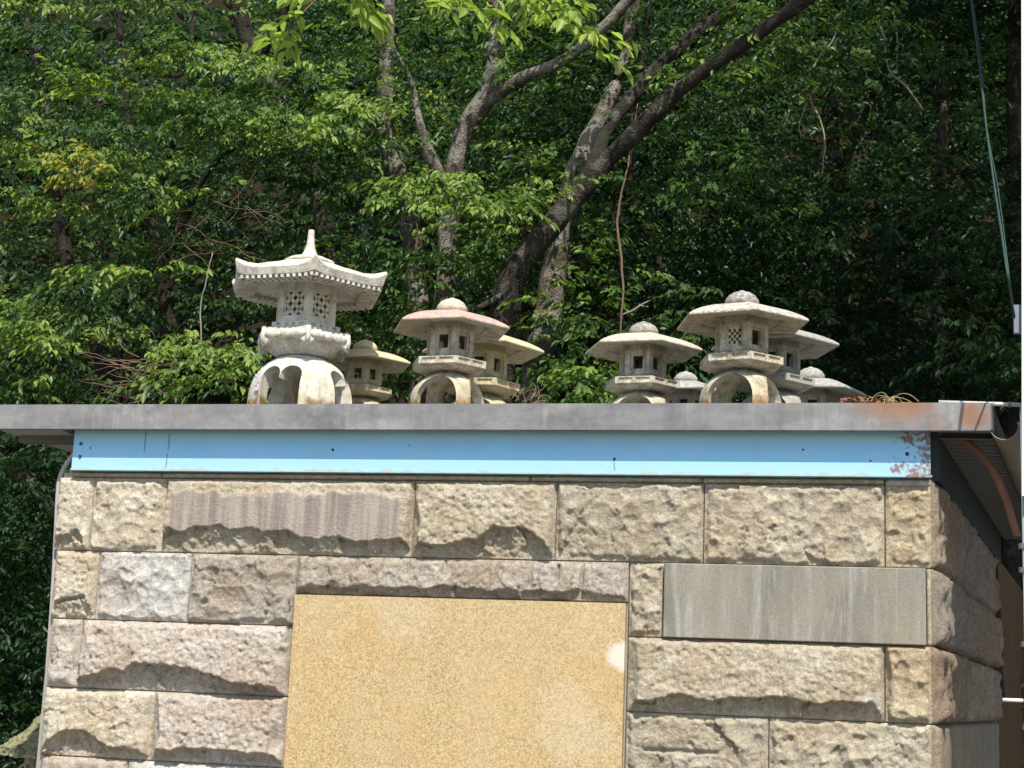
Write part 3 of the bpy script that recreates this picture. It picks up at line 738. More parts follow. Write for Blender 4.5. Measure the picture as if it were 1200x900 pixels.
def yukimi(px, y, Rpx, label, mat, zs=1.0, rz=0.0, checker=False, name='stone_lantern', group='stone lanterns on the shed roof', cap=None):
    p = on_y(px, 478, y); s = px_size(y, px, 440); R = Rpx * s
    root = empty(name, (p[0], y, Z_EAVE_T - .003), math.radians(rz)); tag(root, label, 'stone lantern', group)
    h = R * zs
    me = arch_base(R * .62, h * .655, 'single')
    b = bpy.data.objects.new('base', me); COL.objects.link(b); b.parent = root; me.materials.clear(); me.materials.append(mat)
    m = b.modifiers.new('bevel', 'BEVEL'); m.width = R * .018; m.segments = 2; m.limit_method = 'ANGLE'; m.angle_limit = math.radians(40)
    # platform
    mb = MB(); rp_ = R * .63; z0, z1, z2 = h * .635, h * .705, h * .815
    mb.rings([hexring(rp_ * .66, z0, HR), hexring(rp_ * .80, z0 + .25 * (z1 - z0), HR), hexring(rp_, z1, HR)], True, False)
    lo, hi = hexring(rp_, z1, HR), hexring(rp_, z2, HR)
    for i in range(6):
        j = (i + 1) % 6; panelwall(mb, lo[i], lo[j], hi[j], hi[i], [0, .09, .45, .55, .91, 1], [0, .24, .80, 1], {(1, 1), (3, 1)}, R * .022)
    mb.rings([hexring(rp_, z2, HR), hexring(rp_ * .9, z2 + h * .006, HR)], False, True)
    weld(mb.build('platform', mat, root), bev=R * .008)
    # light chamber
    mb = MB(); rb = R * .405; z0, z1 = h * .818, h * 1.40; H_ = z1 - z0
    zr = [z0, z0 + .13 * H_, z0 + .80 * H_, z1]
    A0, A1, A2, A3 = (hexring(rb * f_, z_, HR) for f_, z_ in zip((.86, 1, 1, .9), zr))
    lat = []
    for i in range(6):
        j = (i + 1) % 6
        mb.add([A0[i], A0[j], A1[j], A1[i]], [(0, 1, 2, 3)]); mb.add([A2[i], A2[j], A3[j], A3[i]], [(0, 1, 2, 3)])
        P = panelwall(mb, A1[i], A1[j], A2[j], A2[i], [0, .20, .80, 1], [0, .14, .88, 1], {(1, 1)}, R * .028, True)
        if checker and i == 5:
            lat.append(P); m2 = MB(); k = 5
            a_, b_, c_, d_ = P(.20, .14, R * .028), P(.80, .14, R * .028), P(.80, .88, R * .028), P(.20, .88, R * .028)
            cells = {(1 + x, 1 + y_) for x in range(k) for y_ in range(k) if (x + y_) % 2 == 0}
            br = [0] + [.12 + .76 * q / k for q in range(k + 1)] + [1]
            panelwall(m2, a_, b_, c_, d_, br, br, cells, R * .03, True)
            m2.build('lattice', mat, root)
        else:
            panelwall(mb, P(.20, .14, R * .028), P(.80, .14, R * .028), P(.80, .88, R * .028), P(.20, .88, R * .028), [0, .17, .83, 1], [0, .13, .87, 1], {(1, 1)}, R * .06, True)
    weld(mb.build('light_chamber', mat, root), bev=R * .010)
    # roof
    mb = MB(); zr0 = h * 1.315
    rr = [hexring(R * .36, h * 1.40, HR), hexring(R * .60, h * 1.375, HR), hexring(R * .62, h * 1.36, HR), hexring(R, zr0, HR), hexring(R * 1.0, zr0 + R * .035, HR)]
    for q in np.linspace(.1, .86, 7):
        rr.append(hexring(R * (1 - q), zr0 + R * .035 + h * .27 * (1 - (1 - q) ** 2.0) ** .9, HR))
    mb.rings(rr, True, True)
    o = weld(mb.build('roof', mat, root)); topattr(o)
    m = o.modifiers.new('bevel', 'BEVEL'); m.width = R * .012; m.segments = 2; m.limit_method = 'ANGLE'; m.angle_limit = math.radians(35)
    # finial
    mb = MB(); zf = h * 1.585; pr = [(.20, 0), (.235, .015), (.25, .06), (.245, .11), (.20, .175), (.13, .222), (.055, .245), (.03, .262), (.008, .268)]
    mb.rings([[np.array([R * r * math.cos(2 * math.pi * i / 24), R * r * math.sin(2 * math.pi * i / 24), zf + h * z_]) for i in range(24)] for r, z_ in pr])
    o = mb.build('finial', cap or mat, root, True); topattr(o)
    return root
ML = {}
ML['cream'] = mat_lantern('cream_lantern_stone', (.53, .49, .39), (.50, .42, .27), (.20, .17, .14), .75, ((.36, .20, .165), (.46, .36, .30)))
ML['speck'] = mat_lantern('speckled_lantern_stone', (.50, .46, .36), (.49, .42, .26), (.17, .15, .12), .8, ((.24, .21, .18), (.58, .54, .46)))
ML['yellow'] = mat_lantern('yellowed_lantern_stone', (.48, .43, .29), (.52, .45, .25), (.22, .20, .13), .55, ((.46, .40, .22), (.58, .50, .32)), False)
ML['pale'] = mat_lantern('pale_lantern_stone', (.52, .49, .40), (.49, .43, .31), (.18, .16, .135), .75, ((.56, .50, .36), (.32, .28, .24)), False)
ML['grey'] = mat_lantern('shaded_lantern_stone', (.33, .325, .285), (.37, .345, .28), (.15, .15, .135), .6, ((.22, .22, .205), (.40, .39, .35)), False)  # greyer, darker stone: the shade on the back lanterns put into the colour
ML['white'] = mat_lantern('white_lantern_stone', (.60, .58, .51), (.56, .52, .41), (.27, .23, .18), .6, ((.46, .36, .30), (.60, .56, .47)))
ML['cap'] = mat_lantern('brown_stained_knob_stone', (.34, .32, .285), (.30, .27, .23), (.10, .09, .085), .8, ((.16, .14, .125), (.40, .38, .34)), False)
yukimi(524, .10, 73, 'low stone lantern with pinkish red lichen on its broad roof', ML['cream'], 1.04, -5, cap=ML['pale'])
yukimi(868, .11, 81, 'largest low stone lantern, one window filled with a checkered lattice', ML['speck'], 1.0, -13, True, cap=ML['cap'])
yukimi(752, .45, 71, 'pale low stone lantern with brown stained knob, standing left of the checkered one', ML['pale'], 1.0, -6, cap=ML['cap'])
yukimi(424, .42, 58, 'small yellowish stone lantern standing just behind the white pagoda lantern', ML['yellow'], 1.0, -4)
yukimi(563, .55, 73, 'yellowish low stone lantern half hidden behind the pink roofed one', ML['yellow'], 1.02, 4)
yukimi(907, .47, 76, 'low stone lantern greyed for shade, half hidden behind the checkered window lantern', ML['grey'], 1.0, -8)
yukimi(803, 1.12, 56, 'small stone lantern greyed for shade, far back between the pale and the checkered lanterns', ML['grey'], 1.0, 0)
yukimi(950, 1.42, 66, 'low stone lantern greyed for shade, behind the others, beside the heap of dry debris', ML['grey'], 1.0, 8)

def pagoda(px, y, Rpx, label, mat):
    p = on_y(px, 480, y); s = px_size(y, px, 400)
    root = empty('stone_lantern', (p[0], y, Z_EAVE_T - .003), math.radians(-5)); tag(root, label, 'stone lantern', 'stone lanterns on the shed roof')
    u = s                                                              # one photo pixel
    me = arch_base(61 * u, 73 * u, 'double'); me.materials.append(mat)
    b = bpy.data.objects.new('base', me); COL.objects.link(b); b.parent = root
    m = b.modifiers.new('bevel', 'BEVEL'); m.width = .004; m.segments = 2; m.limit_method = 'ANGLE'; m.angle_limit = math.radians(40)
    # petal gallery: scalloped bowl
    mb = MB(); K = 96
    def ringf(f): return [f(2 * math.pi * i / K) for i in range(K)]
    def hexr(a): 
        t = (a - HR) % (math.pi / 3) - math.pi / 6; return math.cos(math.pi / 6) / math.cos(t)
    def lob(a): 
        t = ((a - HR) % (math.pi / 3)) / (math.pi / 3); return t
    def pt(a, r, z, hx=1.0): q = r * (hx * hexr(a) + 1 - hx); return np.array([q * math.cos(a), q * math.sin(a), z])
    rg = [ringf(lambda a: pt(a, 30 * u, 68 * u, 0)), ringf(lambda a: pt(a, 38 * u, 73 * u, .3)), ringf(lambda a: pt(a, 47 * u, 78 * u + 6 * u * math.sin(math.pi * lob(a)), .8)),
          ringf(lambda a: pt(a, 56.5 * u, 73 * u + 13 * u * abs(math.sin(math.pi * lob(a))) ** .8, 1)), ringf(lambda a: pt(a, 57.5 * u, 75 * u + 13 * u * abs(math.sin(math.pi * lob(a))) ** .8, 1)),
          ringf(lambda a: pt(a, 57 * u, 94 * u + 2 * u * math.cos(2 * math.pi * lob(a)), 1)), ringf(lambda a: pt(a, 53 * u, 96 * u, 1)), ringf(lambda a: pt(a, 46 * u, 96.5 * u, 1))]
    mb.rings(rg); gal = weld(mb.build('gallery', mat, root))
    # carved petals on each side
    hx = hexring(57.2 * u, 0, HR)
    for i in range(6):
        a_, b_ = hx[i], hx[(i + 1) % 6]; mid = (a_ + b_) / 2; out = mid / np.linalg.norm(mid); al = (b_ - a_) / np.linalg.norm(b_ - a_)
        for f_, wd in ((-.26, 11.5), (0, 7), (.26, 11.5)):
            m2 = MB(); c = mid + al * f_ * np.linalg.norm(b_ - a_) + np.array([0, 0, 87.5 * u]); rgs = []
            for k, (q, dz) in enumerate(((1.0, 0), (.96, 1.6), (.72, 3.2), (.3, 4.2))):
                rgs.append([c + al * wd * u * q * math.cos(t) + np.array([0, 0, 1]) * (5.6 * u * q * math.sin(t)) + out * (dz * u - .6 * u) for t in np.linspace(0, 2 * math.pi, 16, endpoint=False)])
            m2.rings(rgs); m2.build('petal', mat, gal, True)
        m2 = MB(); c = a_ * 1.0 + np.array([0, 0, 0])
        m2.rings([[np.array([c[0] * f_ + al[1] * 0, c[1] * f_, 0]) + np.array([3.2 * u * math.cos(t), 3.2 * u * math.sin(t), z_ * u]) for t in np.linspace(0, 2 * math.pi, 10, endpoint=False)] for f_, z_ in ((.96, 76), (.985, 84), (.965, 96))]); m2.build('corner_post', mat, gal, True)
    # low crenellated railing
    m2 = MB(); lo, hi = hexring(45.5 * u, 96 * u, HR), hexring(45.5 * u, 104 * u, HR)
    for i in range(6):
        j = (i + 1) % 6
        panelwall(m2, lo[i], lo[j], hi[j], hi[i], [0, .12, .24, .36, .44, .56, .64, .76, .88, 1], [0, .25, .8, 1], {(1, 1), (3, 1), (5, 1), (7, 1)}, 2 * u)
    m2.rings([hexring(45.5 * u, 104 * u, HR), hexring(38 * u, 104.2 * u, HR)], False, True)
    weld(m2.build('railing', mat, root))
    # chamber
    mb = MB(); A1, A2 = hexring(38.5 * u, 97 * u, HR), hexring(38.5 * u, 152 * u, HR)
    ch = []
    for i in range(6):
        j = (i + 1) % 6
        P = panelwall(mb, A1[i], A1[j], A2[j], A2[i], [0, .17, .83, 1], [0, .27, .83, 1], {(1, 1)}, 2.2 * u, True)
        panelwall(mb, P(.17, .27, 2.2 * u), P(.83, .27, 2.2 * u), P(.83, .83, 2.2 * u), P(.17, .83, 2.2 * u), [0, .06, .94, 1], [0, .06, .94, 1], {(1, 1)}, 4 * u, True)
        ch.append(P)
    cham = weld(mb.build('light_chamber', mat, root), bev=.002)
    for P in ch:
        m2 = MB()
        def seg(s0, t0, s1, t1, wd=.085):
            a = np.array([s0, t0]); b = np.array([s1, t1]); d = b - a; L = np.linalg.norm(d); nn = np.array([-d[1], d[0]]) / L * wd / 2
            q = [a - nn, b - nn, b + nn, a + nn]
            o_ = [P(*x, 2.6 * u) for x in q]; i_ = [P(*x, 5.0 * u) for x in q]
            m2.add(o_ + i_, [(0, 1, 2, 3), (7, 6, 5, 4), (0, 4, 5, 1), (1, 5, 6, 2), (2, 6, 7, 3), (3, 7, 4, 0)])
        X0, X1, Y0, Y1 = .21, .79, .305, .795; k = 2
        for a in range(k):
            for b in range(k):
                x0, x1 = X0 + (X1 - X0) * a / k, X0 + (X1 - X0) * (a + 1) / k; y0, y1 = Y0 + (Y1 - Y0) * b / k, Y0 + (Y1 - Y0) * (b + 1) / k
                seg(x0, y0, x1, y1); seg(x0, y1, x1, y0)
        m2.build('lattice', mat, cham)
    # roof with upswept corners
    mb = MB(); K = 96
    def upc(a):
        t = abs(((a - HR) % (math.pi / 3)) / (math.pi / 3) - .5) * 2; return t ** 6
    R = Rpx * u
    def rp(f_, z_, lift, flare=0.0): return ringf(lambda a: pt(a, R * f_ * (1 + flare * upc(a)), z_ * u + lift * u * upc(a), 1))
    rg = [rp(.34, 152, 0), rp(.62, 150.5, 0), rp(.90, 148.5, 1.0), rp(.93, 148.5, 1.5), rp(.945, 148.5, 2), rp(.97, 149, 3, .01), rp(1.0, 157, 9, .03), rp(.985, 159, 10, .03)]
    for q, z_, lf in ((.86, 162, 5), (.72, 166, 2.2), (.58, 171.5, 1.5), (.44, 176.5, .6), (.31, 182, .1)): rg.append(rp(q, z_, lf))
    mb.rings(rg); o = weld(mb.build('roof', mat, root)); topattr(o)
    # rafter ends
    for i in range(6):
        a_, b_ = [np.array([math.cos(HR + math.pi / 3 * (i + q)), math.sin(HR + math.pi / 3 * (i + q)), 0]) for q in (0, 1)]
        mid = (a_ + b_) / 2; out = mid / np.linalg.norm(mid); al = (b_ - a_) / np.linalg.norm(b_ - a_)
        for k in range(13):
            t = -.46 + .92 * k / 12; lift = 1.5 * (abs(t) * 2) ** 6
            c0 = mid * R * .965 + al * t * R * .97 + np.array([0, 0, (146.9 + lift) * u]); c1 = c0 - out * R * .22 + np.array([0, 0, .0 * u])
            m2 = MB(); hw, hh = 1.7 * u, 2.0 * u; up_ = np.array([0, 0, 1.])
            ring = lambda c: [c - al * hw - up_ * hh, c + al * hw - up_ * hh, c + al * hw + up_ * hh, c - al * hw + up_ * hh]
            m2.rings([ring(c0), ring(c1)]); m2.build('rafter', mat, o)
    # ring and spire
    mb = MB()
    mb.rings([[np.array([u * r * (1 + .05 * math.sin(7 * t)) * math.cos(t), u * r * math.sin(t), u * z_]) for t in np.linspace(0, 2 * math.pi, 32, endpoint=False)] for r, z_ in ((24, 179), (29, 182), (29, 185), (25, 187.5), (14, 188.5))])
    mb.build('roof_ring', mat, root, True)
    mb = MB(); mb.rings([[np.array([u * r * math.cos(t), u * r * math.sin(t), u * z_]) for t in np.linspace(0, 2 * math.pi, 20, endpoint=False)] for r, z_ in ((15, 186.5), (12, 190), (8.2, 196), (5.6, 203), (4.4, 210), (3.9, 219), (3.7, 223.5), (2.8, 224.5))])
    o = mb.build('spire', mat, root, True)
    # small printed sticker on the left leg
    ang_ = math.radians(-118); c = np.array([math.cos(ang_), math.sin(ang_), 0]); al = np.array([-c[1], c[0], 0])
    ctr = c * 61.6 * u + np.array([0, 0, 30 * u]); m2 = MB(); w2, h2 = 4.2 * u, 10 * u
    q = [ctr - al * w2 - np.array([0, 0, h2]), ctr + al * w2 - np.array([0, 0, h2]), ctr + al * w2 + np.array([0, 0, h2]), ctr - al * w2 + np.array([0, 0, h2])]
    m2.rings([q, [x + c * .0015 for x in q]])
    sm = N('printed_sticker'); zz_ = sm.noise(140, 1, sm.coord((1, 1, 1)))
    m2.build('sticker', sm.done(sm.mix(sm.ramp(zz_, .5, .6), (.62, .60, .58), (.40, .22, .25)), .5), root)
    return root
pagoda(351, .13, 98, 'tall white pagoda shaped stone lantern with spire and lattice windows', ML['white'])

# mossy standing lantern at the far left, behind the wall
def standing(px, y, zroof, R, label):
    p = on_y(px, 870, y); root = empty('standing_lantern', (p[0], y, 0), .3); tag(root, label, 'stone lantern')
    mm = mat_lantern('mossy_lantern_stone', (.36, .35, .27), (.33, .30, .18), (.12, .13, .06), .6, ((.24, .225, .11), (.09, .095, .045)), False)
    H6 = lambda r, z: hexring(r, z, HR)
    mb = MB(); mb.rings([H6(R * .9, -.02), H6(R * .9, .10), H6(R * .55, .18)]); mb.build('base', mm, root)
    mb = MB(); mb.rings([[np.array([R * .30 * math.cos(t), R * .30 * math.sin(t), z]) for t in np.linspace(0, 6.283, 20, endpoint=False)] for z in (.17, zroof - .62 + .12)]); mb.build('shaft', mm, root, True)
    zb = zroof - .52
    mb = MB(); mb.rings([H6(R * .35, zb), H6(R * .75, zb + .10), H6(R * .75, zb + .17)]); mb.build('platform', mm, root)
    mb = MB(); lo, hi = H6(R * .5, zb + .17), H6(R * .5, zroof + .03)
    for i in range(6): panelwall(mb, lo[i], lo[(i + 1) % 6], hi[(i + 1) % 6], hi[i], [0, .25, .75, 1], [0, .2, .8, 1], {(1, 1)}, .03, True)
    weld(mb.build('light_chamber', mm, root))
    mb = MB(); rg = [H6(R * .5, zroof + .02), H6(R, zroof - .01), H6(R, zroof + .025)]
    for q, z_ in ((.82, .05), (.60, .085), (.40, .13), (.24, .17)): rg.append(H6(R * q, zroof + z_))
    mb.rings(rg); o = weld(mb.build('roof', mm, root)); topattr(o)
    m = o.modifiers.new('s', 'SUBSURF'); m.subdivision_type = 'SIMPLE'; m.levels = m.render_levels = 4
    tx = bpy.data.textures.new('moss', 'CLOUDS'); tx.noise_scale = .035; m = o.modifiers.new('d', 'DISPLACE'); m.texture = tx; m.strength = .035; m.mid_level = .5
    mb = MB(); mb.rings([[np.array([R * r * math.cos(t), R * r * math.sin(t), zroof + .165 + z_]) for t in np.linspace(0, 6.283, 20, endpoint=False)] for r, z_ in ((.2, 0), (.26, .03), (.26, .07), (.16, .12), (.03, .15))]); mb.build('finial', mm, root, True)
standing(62, 1.15, on_y(30, 884, 1.0)[2], .23, 'mossy yellow green stone lantern standing on the ground behind the wall')

# ================================================================== FOREST
DY = 1.05                                                             # the wood starts behind the shed
_on = on_y
def on_f(px, py, d): return _on(px, py, d + DY)
def leafmesh(name, pos, axis, up, L, wr, rnd, fold=.25):
    n = len(pos); axis = axis / np.linalg.norm(axis, axis=1, keepdims=True)
    side = np.cross(up, axis); side /= (np.linalg.norm(side, axis=1, keepdims=True) + 1e-9); nr = np.cross(axis, side)
    Wd = (L * wr * rng.uniform(.75, 1.3, n))[:, None]; L_ = L[:, None]
    V = np.stack([pos, pos + axis * L_ * .28 + side * Wd * .46 + nr * Wd * fold, pos + axis * L_ * .62 + side * Wd * .40 + nr * Wd * fold * .8,
                  pos + axis * L_ - nr * L_ * .10, pos + axis * L_ * .62 - side * Wd * .40 + nr * Wd * fold * .8, pos + axis * L_ * .28 - side * Wd * .46 + nr * Wd * fold], 1).reshape(-1, 3)
    b = np.arange(n)[:, None] * 6
    Q = np.concatenate([b + np.array([[0, 3, 2, 1]]), b + np.array([[0, 5, 4, 3]])], 0)
    me = np_mesh(name, V, Q)
    a = me.attributes.new('rnd', 'FLOAT', 'POINT'); a.data.foreach_set('value', np.repeat(rnd, 6).astype(np.float32))
    return me
def sprays(P, az, size, leafL, wr=.42, droop=.5, nl=15, hue=None, r=None):
    """P: spray roots; each spray is a drooping twig with leaves alternating on both sides. Returns leaf arrays."""
    r = r or rng; n = len(P)
    size = np.broadcast_to(size, (n,)); leafL = np.broadcast_to(leafL, (n,)); droop = np.broadcast_to(droop, (n,))
    hue = r.random(n) if hue is None else np.broadcast_to(hue, (n,))
    t = (np.arange(nl) + .6) / nl
    pit = r.normal(0.12, .25, n)
    d0 = np.stack([np.cos(az) * np.cos(pit), np.sin(az) * np.cos(pit), np.sin(pit)], 1)
    T = t[None, :, None]
    pos = P[:, None] + d0[:, None] * T * size[:, None, None]
    pos[..., 2] -= (droop[:, None] * size[:, None] * .55) * t[None] ** 2
    tan = d0[:, None] * np.ones((1, nl, 1)); tan = tan.copy(); tan[..., 2] -= droop[:, None] * 1.1 * t[None]
    hor = np.stack([-np.sin(az), np.cos(az), np.zeros(n)], 1)[:, None]
    s = np.where(np.arange(nl) % 2 == 0, 1., -1.)[None, :, None]
    spread = (1 - .65 * t)[None, :, None]
    ax = tan * (.55 + .4 * T) + hor * s * spread + r.normal(0, .22, (n, nl, 3))
    ax[..., 2] -= .30 + .35 * droop[:, None]
    up = np.zeros((n, nl, 3)); up[..., 2] = 1; up += r.normal(0, .35, (n, nl, 3))
    LL = leafL[:, None] * (1.05 - .45 * np.abs(t - .45)[None]) * r.uniform(.75, 1.15, (n, nl))
    pos = pos + r.normal(0, .012, pos.shape)
    rn = np.clip(hue[:, None] * .72 + .28 * r.random((n, nl)), 0, 1)
    return pos.reshape(-1, 3), ax.reshape(-1, 3), up.reshape(-1, 3), LL.ravel(), rn.ravel()
def cat(L): return [np.concatenate([l[k] for l in L]) for k in range(5)]
LEAF = {
    'mid': mat_leaf('green_leaves', (.020, .048, .014), (.058, .114, .027), (.25, .34, .078), ramt=.012),
    'dark': mat_leaf('shaded_green_leaves', (.013, .034, .013), (.028, .062, .021), (.085, .140, .042), (.15, .2, .05), ramt=.01),  # darker leaf copy with the wood's shade put into its colour
    'light': mat_leaf('sunlit_green_leaves', (.15, .23, .045), (.23, .32, .065), (.33, .42, .10), ramt=.02, trans=.48),  # paler leaf copy, sun on the hanging branches put into its colour
    'yellow': mat_leaf('yellowing_leaves', (.06, .13, .025), (.13, .22, .035), (.30, .28, .06), (.42, .26, .10), ramt=.12),
}
BARK = {'dark': mat_bark('dark_bark', (.014, .011, .008), (.040, .031, .023), (.10, .09, .075), .35),
        'pale': mat_bark('pale_lichen_bark', (.055, .044, .034), (.14, .115, .09), (.23, .21, .175), .8),
        'brown': mat_bark('brown_twig_bark', (.09, .052, .032), (.20, .125, .08), (.26, .2, .15), .2)}
def W3(pts): return [on_f(x, y, d) for x, y, d in pts]
TREES = []
def tree(name, label, stems, bark, leaf, group='trees on the slope behind the shed', ground=True):
    """stems: list of [(px, py, depth, radius px), ...]; the first is the trunk and is carried down to the slope"""
    root = None; first = True; axes = []
    mb = MB()
    for st in stems:
        P = [on_f(x, y, d) for x, y, d, r in st]; R = [r * .86 * px_size(d + DY, x, y) for x, y, d, r in st]
        if first and ground:
            p = P[0]; g = hill_z(p[0], p[1]) - .15
            if p[2] > g: P = [np.array([p[0] - .02, p[1], g])] + P; R = [R[0] * 1.25] + R
            root = empty(name, (P[0][0], P[0][1], g + .15))
        elif first: root = empty(name, P[0])
        first = False
        PR = spline([np.append(a, b) for a, b in zip(P, R)], 7)
        PP = PR[:, :3] + .012 * np.stack([fbm(PR[:, :3] * 2.1 + 9 * k, 3) for k in range(3)], 1)
        mb.tube(PP, np.maximum(PR[:, 3], .003), 10, .22, random.random() * 50)
        axes.append(PP)
    o0 = np.array(root.location); mb.v = [tuple(np.array(v) - o0) for v in mb.v]
    mb.build('trunk', BARK[bark], root, True)
    tag(root, label, 'tree', group)
    TREES.append(dict(root=root, ax=np.concatenate(axes), leaf=leaf, L=[], tw=MB())); return TREES[-1]
T1 = tree('leaning_tree', 'dark barked tree leaning steeply to the right across the lichened trunk', [
    [(586, 480, 4.3, 20), (600, 330, 4.3, 18), (650, 262, 4.3, 17), (693, 210, 4.3, 16), (745, 155, 4.2, 12), (800, 105, 4.1, 11), (860, 60, 4.0, 10), (940, 0, 3.9, 9), (1070, -90, 3.8, 9), (1200, -170, 3.7, 6)],
    [(693, 208, 4.3, 13), (712, 150, 4.5, 10), (742, 112, 4.7, 10), (783, 68, 4.9, 10), (850, 15, 5.0, 9), (900, -40, 5.0, 8), (960, -160, 5, 5)],
    [(590, 345, 4.25, 6), (560, 360, 4.1, 4), (538, 372, 4.0, 2)]], 'dark', 'mid')
T2 = tree('lichened_tree', 'pale lichen spotted trunk rising behind the dark leaning tree', [
    [(618, 480, 5.0, 20), (638, 380, 5.0, 18), (652, 300, 5.0, 16), (664, 235, 5.0, 16), (684, 178, 5.0, 15), (704, 140, 5.0, 12), (735, 60, 5.1, 9), (745, -40, 5.2, 8), (750, -200, 5.3, 5)],
    [(662, 330, 5.3, 6), (672, 270, 5.3, 6), (680, 240, 5.4, 5)]], 'pale', 'mid')
T3 = tree('forked_tree', 'grey tree forking into a Y with a limb reaching right', [
    [(520, 480, 5.2, 18), (522, 330, 5.2, 16), (530, 215, 5.2, 14), (545, 150, 5.2, 13), (572, 105, 5.2, 11), (580, 30, 5.2, 9), (577, -40, 5.2, 8), (570, -200, 5.3, 5)],
    [(560, 128, 5.2, 9), (610, 92, 5.1, 9), (670, 64, 5.0, 8), (730, 10, 4.9, 7), (790, -60, 4.9, 6), (850, -150, 4.9, 4)],
    [(527, 222, 5.2, 10), (510, 195, 5.1, 8), (494, 152, 5.0, 6), (486, 112, 5, 4), (470, 70, 4.9, 2.2), (448, 30, 4.8, .8)]], 'pale', 'mid')
T4 = tree('mossy_trunk_tree', 'straight sunlit trunk standing left of the forked tree', [
    [(492, 480, 6.0, 15), (486, 300, 6.0, 13), (468, 205, 6.0, 12), (452, 160, 6.0, 12), (454, 60, 6.0, 10), (456, -20, 6.0, 9), (460, -220, 6, 5)]], 'pale', 'mid')
T5 = tree('slender_tree', 'slender dark trunk among the branches left of the white lantern', [
    [(202, 480, 6.0, 14), (192, 330, 6.0, 12), (178, 250, 6.0, 11), (163, 195, 6.0, 8), (148, 135, 6.0, 7), (140, 40, 6, 6), (120, -120, 6, 4)],
    [(196, 300, 6.0, 7), (235, 215, 5.8, 5), (270, 175, 5.7, 4), (320, 150, 5.6, 3)],
    [(178, 250, 6, 6), (205, 160, 5.9, 5), (222, 60, 5.9, 4), (240, -60, 5.9, 3)]], 'dark', 'mid')
T6 = tree('curved_tree', 'curved grey trunk rising behind the left end of the roof', [
    [(134, 480, 5.4, 12), (123, 433, 5.4, 11), (102, 372, 5.4, 10), (84, 335, 5.4, 9), (70, 250, 5.5, 8), (60, 150, 5.6, 7), (30, 20, 5.7, 5), (0, -120, 5.7, 4)],
    [(140, 470, 5.4, 8), (138, 400, 5.5, 7), (130, 350, 5.6, 6), (120, 280, 5.7, 4)]], 'dark', 'mid')
T10 = tree('thick_dark_tree', 'thick dark trunk slanting down behind the spire of the white lantern', [
    [(392, 480, 7.0, 16), (384, 300, 7.0, 14), (370, 205, 7.0, 13), (350, 150, 7.0, 12), (312, 95, 7.0, 12), (286, 30, 7.0, 12), (278, -30, 7.0, 11), (270, -200, 7, 7)],
    [(300, 75, 7, 7), (330, 20, 6.9, 6), (360, -60, 6.9, 5)]], 'dark', 'mid')
T7 = tree('thin_grey_tree', 'thin grey trunk deep in the shade behind the hanging cable', [
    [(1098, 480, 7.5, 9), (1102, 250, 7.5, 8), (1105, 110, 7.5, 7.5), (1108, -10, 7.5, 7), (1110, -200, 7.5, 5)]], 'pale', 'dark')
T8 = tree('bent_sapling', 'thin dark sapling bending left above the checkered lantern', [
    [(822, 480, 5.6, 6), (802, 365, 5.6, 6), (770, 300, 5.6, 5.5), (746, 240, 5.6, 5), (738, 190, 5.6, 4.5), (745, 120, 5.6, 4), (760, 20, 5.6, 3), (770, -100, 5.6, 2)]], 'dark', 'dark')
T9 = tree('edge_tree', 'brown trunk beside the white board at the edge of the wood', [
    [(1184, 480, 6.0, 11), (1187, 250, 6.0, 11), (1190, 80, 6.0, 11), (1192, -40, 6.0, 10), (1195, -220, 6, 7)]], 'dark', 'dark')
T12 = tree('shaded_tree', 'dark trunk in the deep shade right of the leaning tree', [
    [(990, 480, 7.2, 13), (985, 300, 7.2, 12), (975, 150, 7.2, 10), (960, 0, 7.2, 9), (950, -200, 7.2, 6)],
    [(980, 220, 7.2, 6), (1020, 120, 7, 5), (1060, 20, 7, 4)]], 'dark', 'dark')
T11 = tree('low_leaning_tree', 'brown trunk leaning left under the overhanging left eave', [
    [(84, 660, 3.6, 11), (66, 606, 3.6, 10), (44, 573, 3.6, 9.5), (0, 538, 3.6, 9), (-60, 480, 3.6, 8), (-120, 350, 3.7, 6), (-140, 150, 3.8, 4)]], 'dark', 'dark')
RIGHT = ('dark',)

# --- general foliage, gathered round each tree's own limbs
def dens(P, f=.75): return fbm(P * np.array([f, f, f * 1.5]), 3)
def scatter(n, x0, x1, y0, y1, d0, d1, thr):
    px = rng.uniform(x0, x1, n); py = rng.uniform(y0, y1, n); dd = rng.uniform(d0, d1, n)
    P = np.array([on_f(a, b, c) for a, b, c in zip(px, py, dd)])
    k = dens(P) > thr
    z = np.array([hill_z(p[0], p[1]) for p in P]); k &= P[:, 2] > z + .1
    return P[k], px[k], py[k]
def cleared(P, px, py, wdt=1.0, keep=.12):
    ok = np.ones(len(P), bool)
    for t, lim in ((T1, 14), (T2, 12), (T3, 12), (T4, 8)):
        A = t['ax'][::2]; v = (A - CAM) @ M; qx = 600 - F * v[:, 0] / v[:, 2]; qy = 450 + F * v[:, 1] / v[:, 2]; dep = A[:, 1]
        d2 = (px[:, None] - qx[None]) ** 2 + (py[:, None] + 12 - qy[None]) ** 2; i = d2.argmin(1)
        hit = (np.sqrt(d2.min(1)) < (lim + 22) * wdt) & (P[:, 1] < dep[i] + .15) & (rng.random(len(P)) > (np.where(py < 235, keep, .6) if t is T3 else (keep if t in (T1, T2) else .78)))
        ok &= ~hit
    return ok
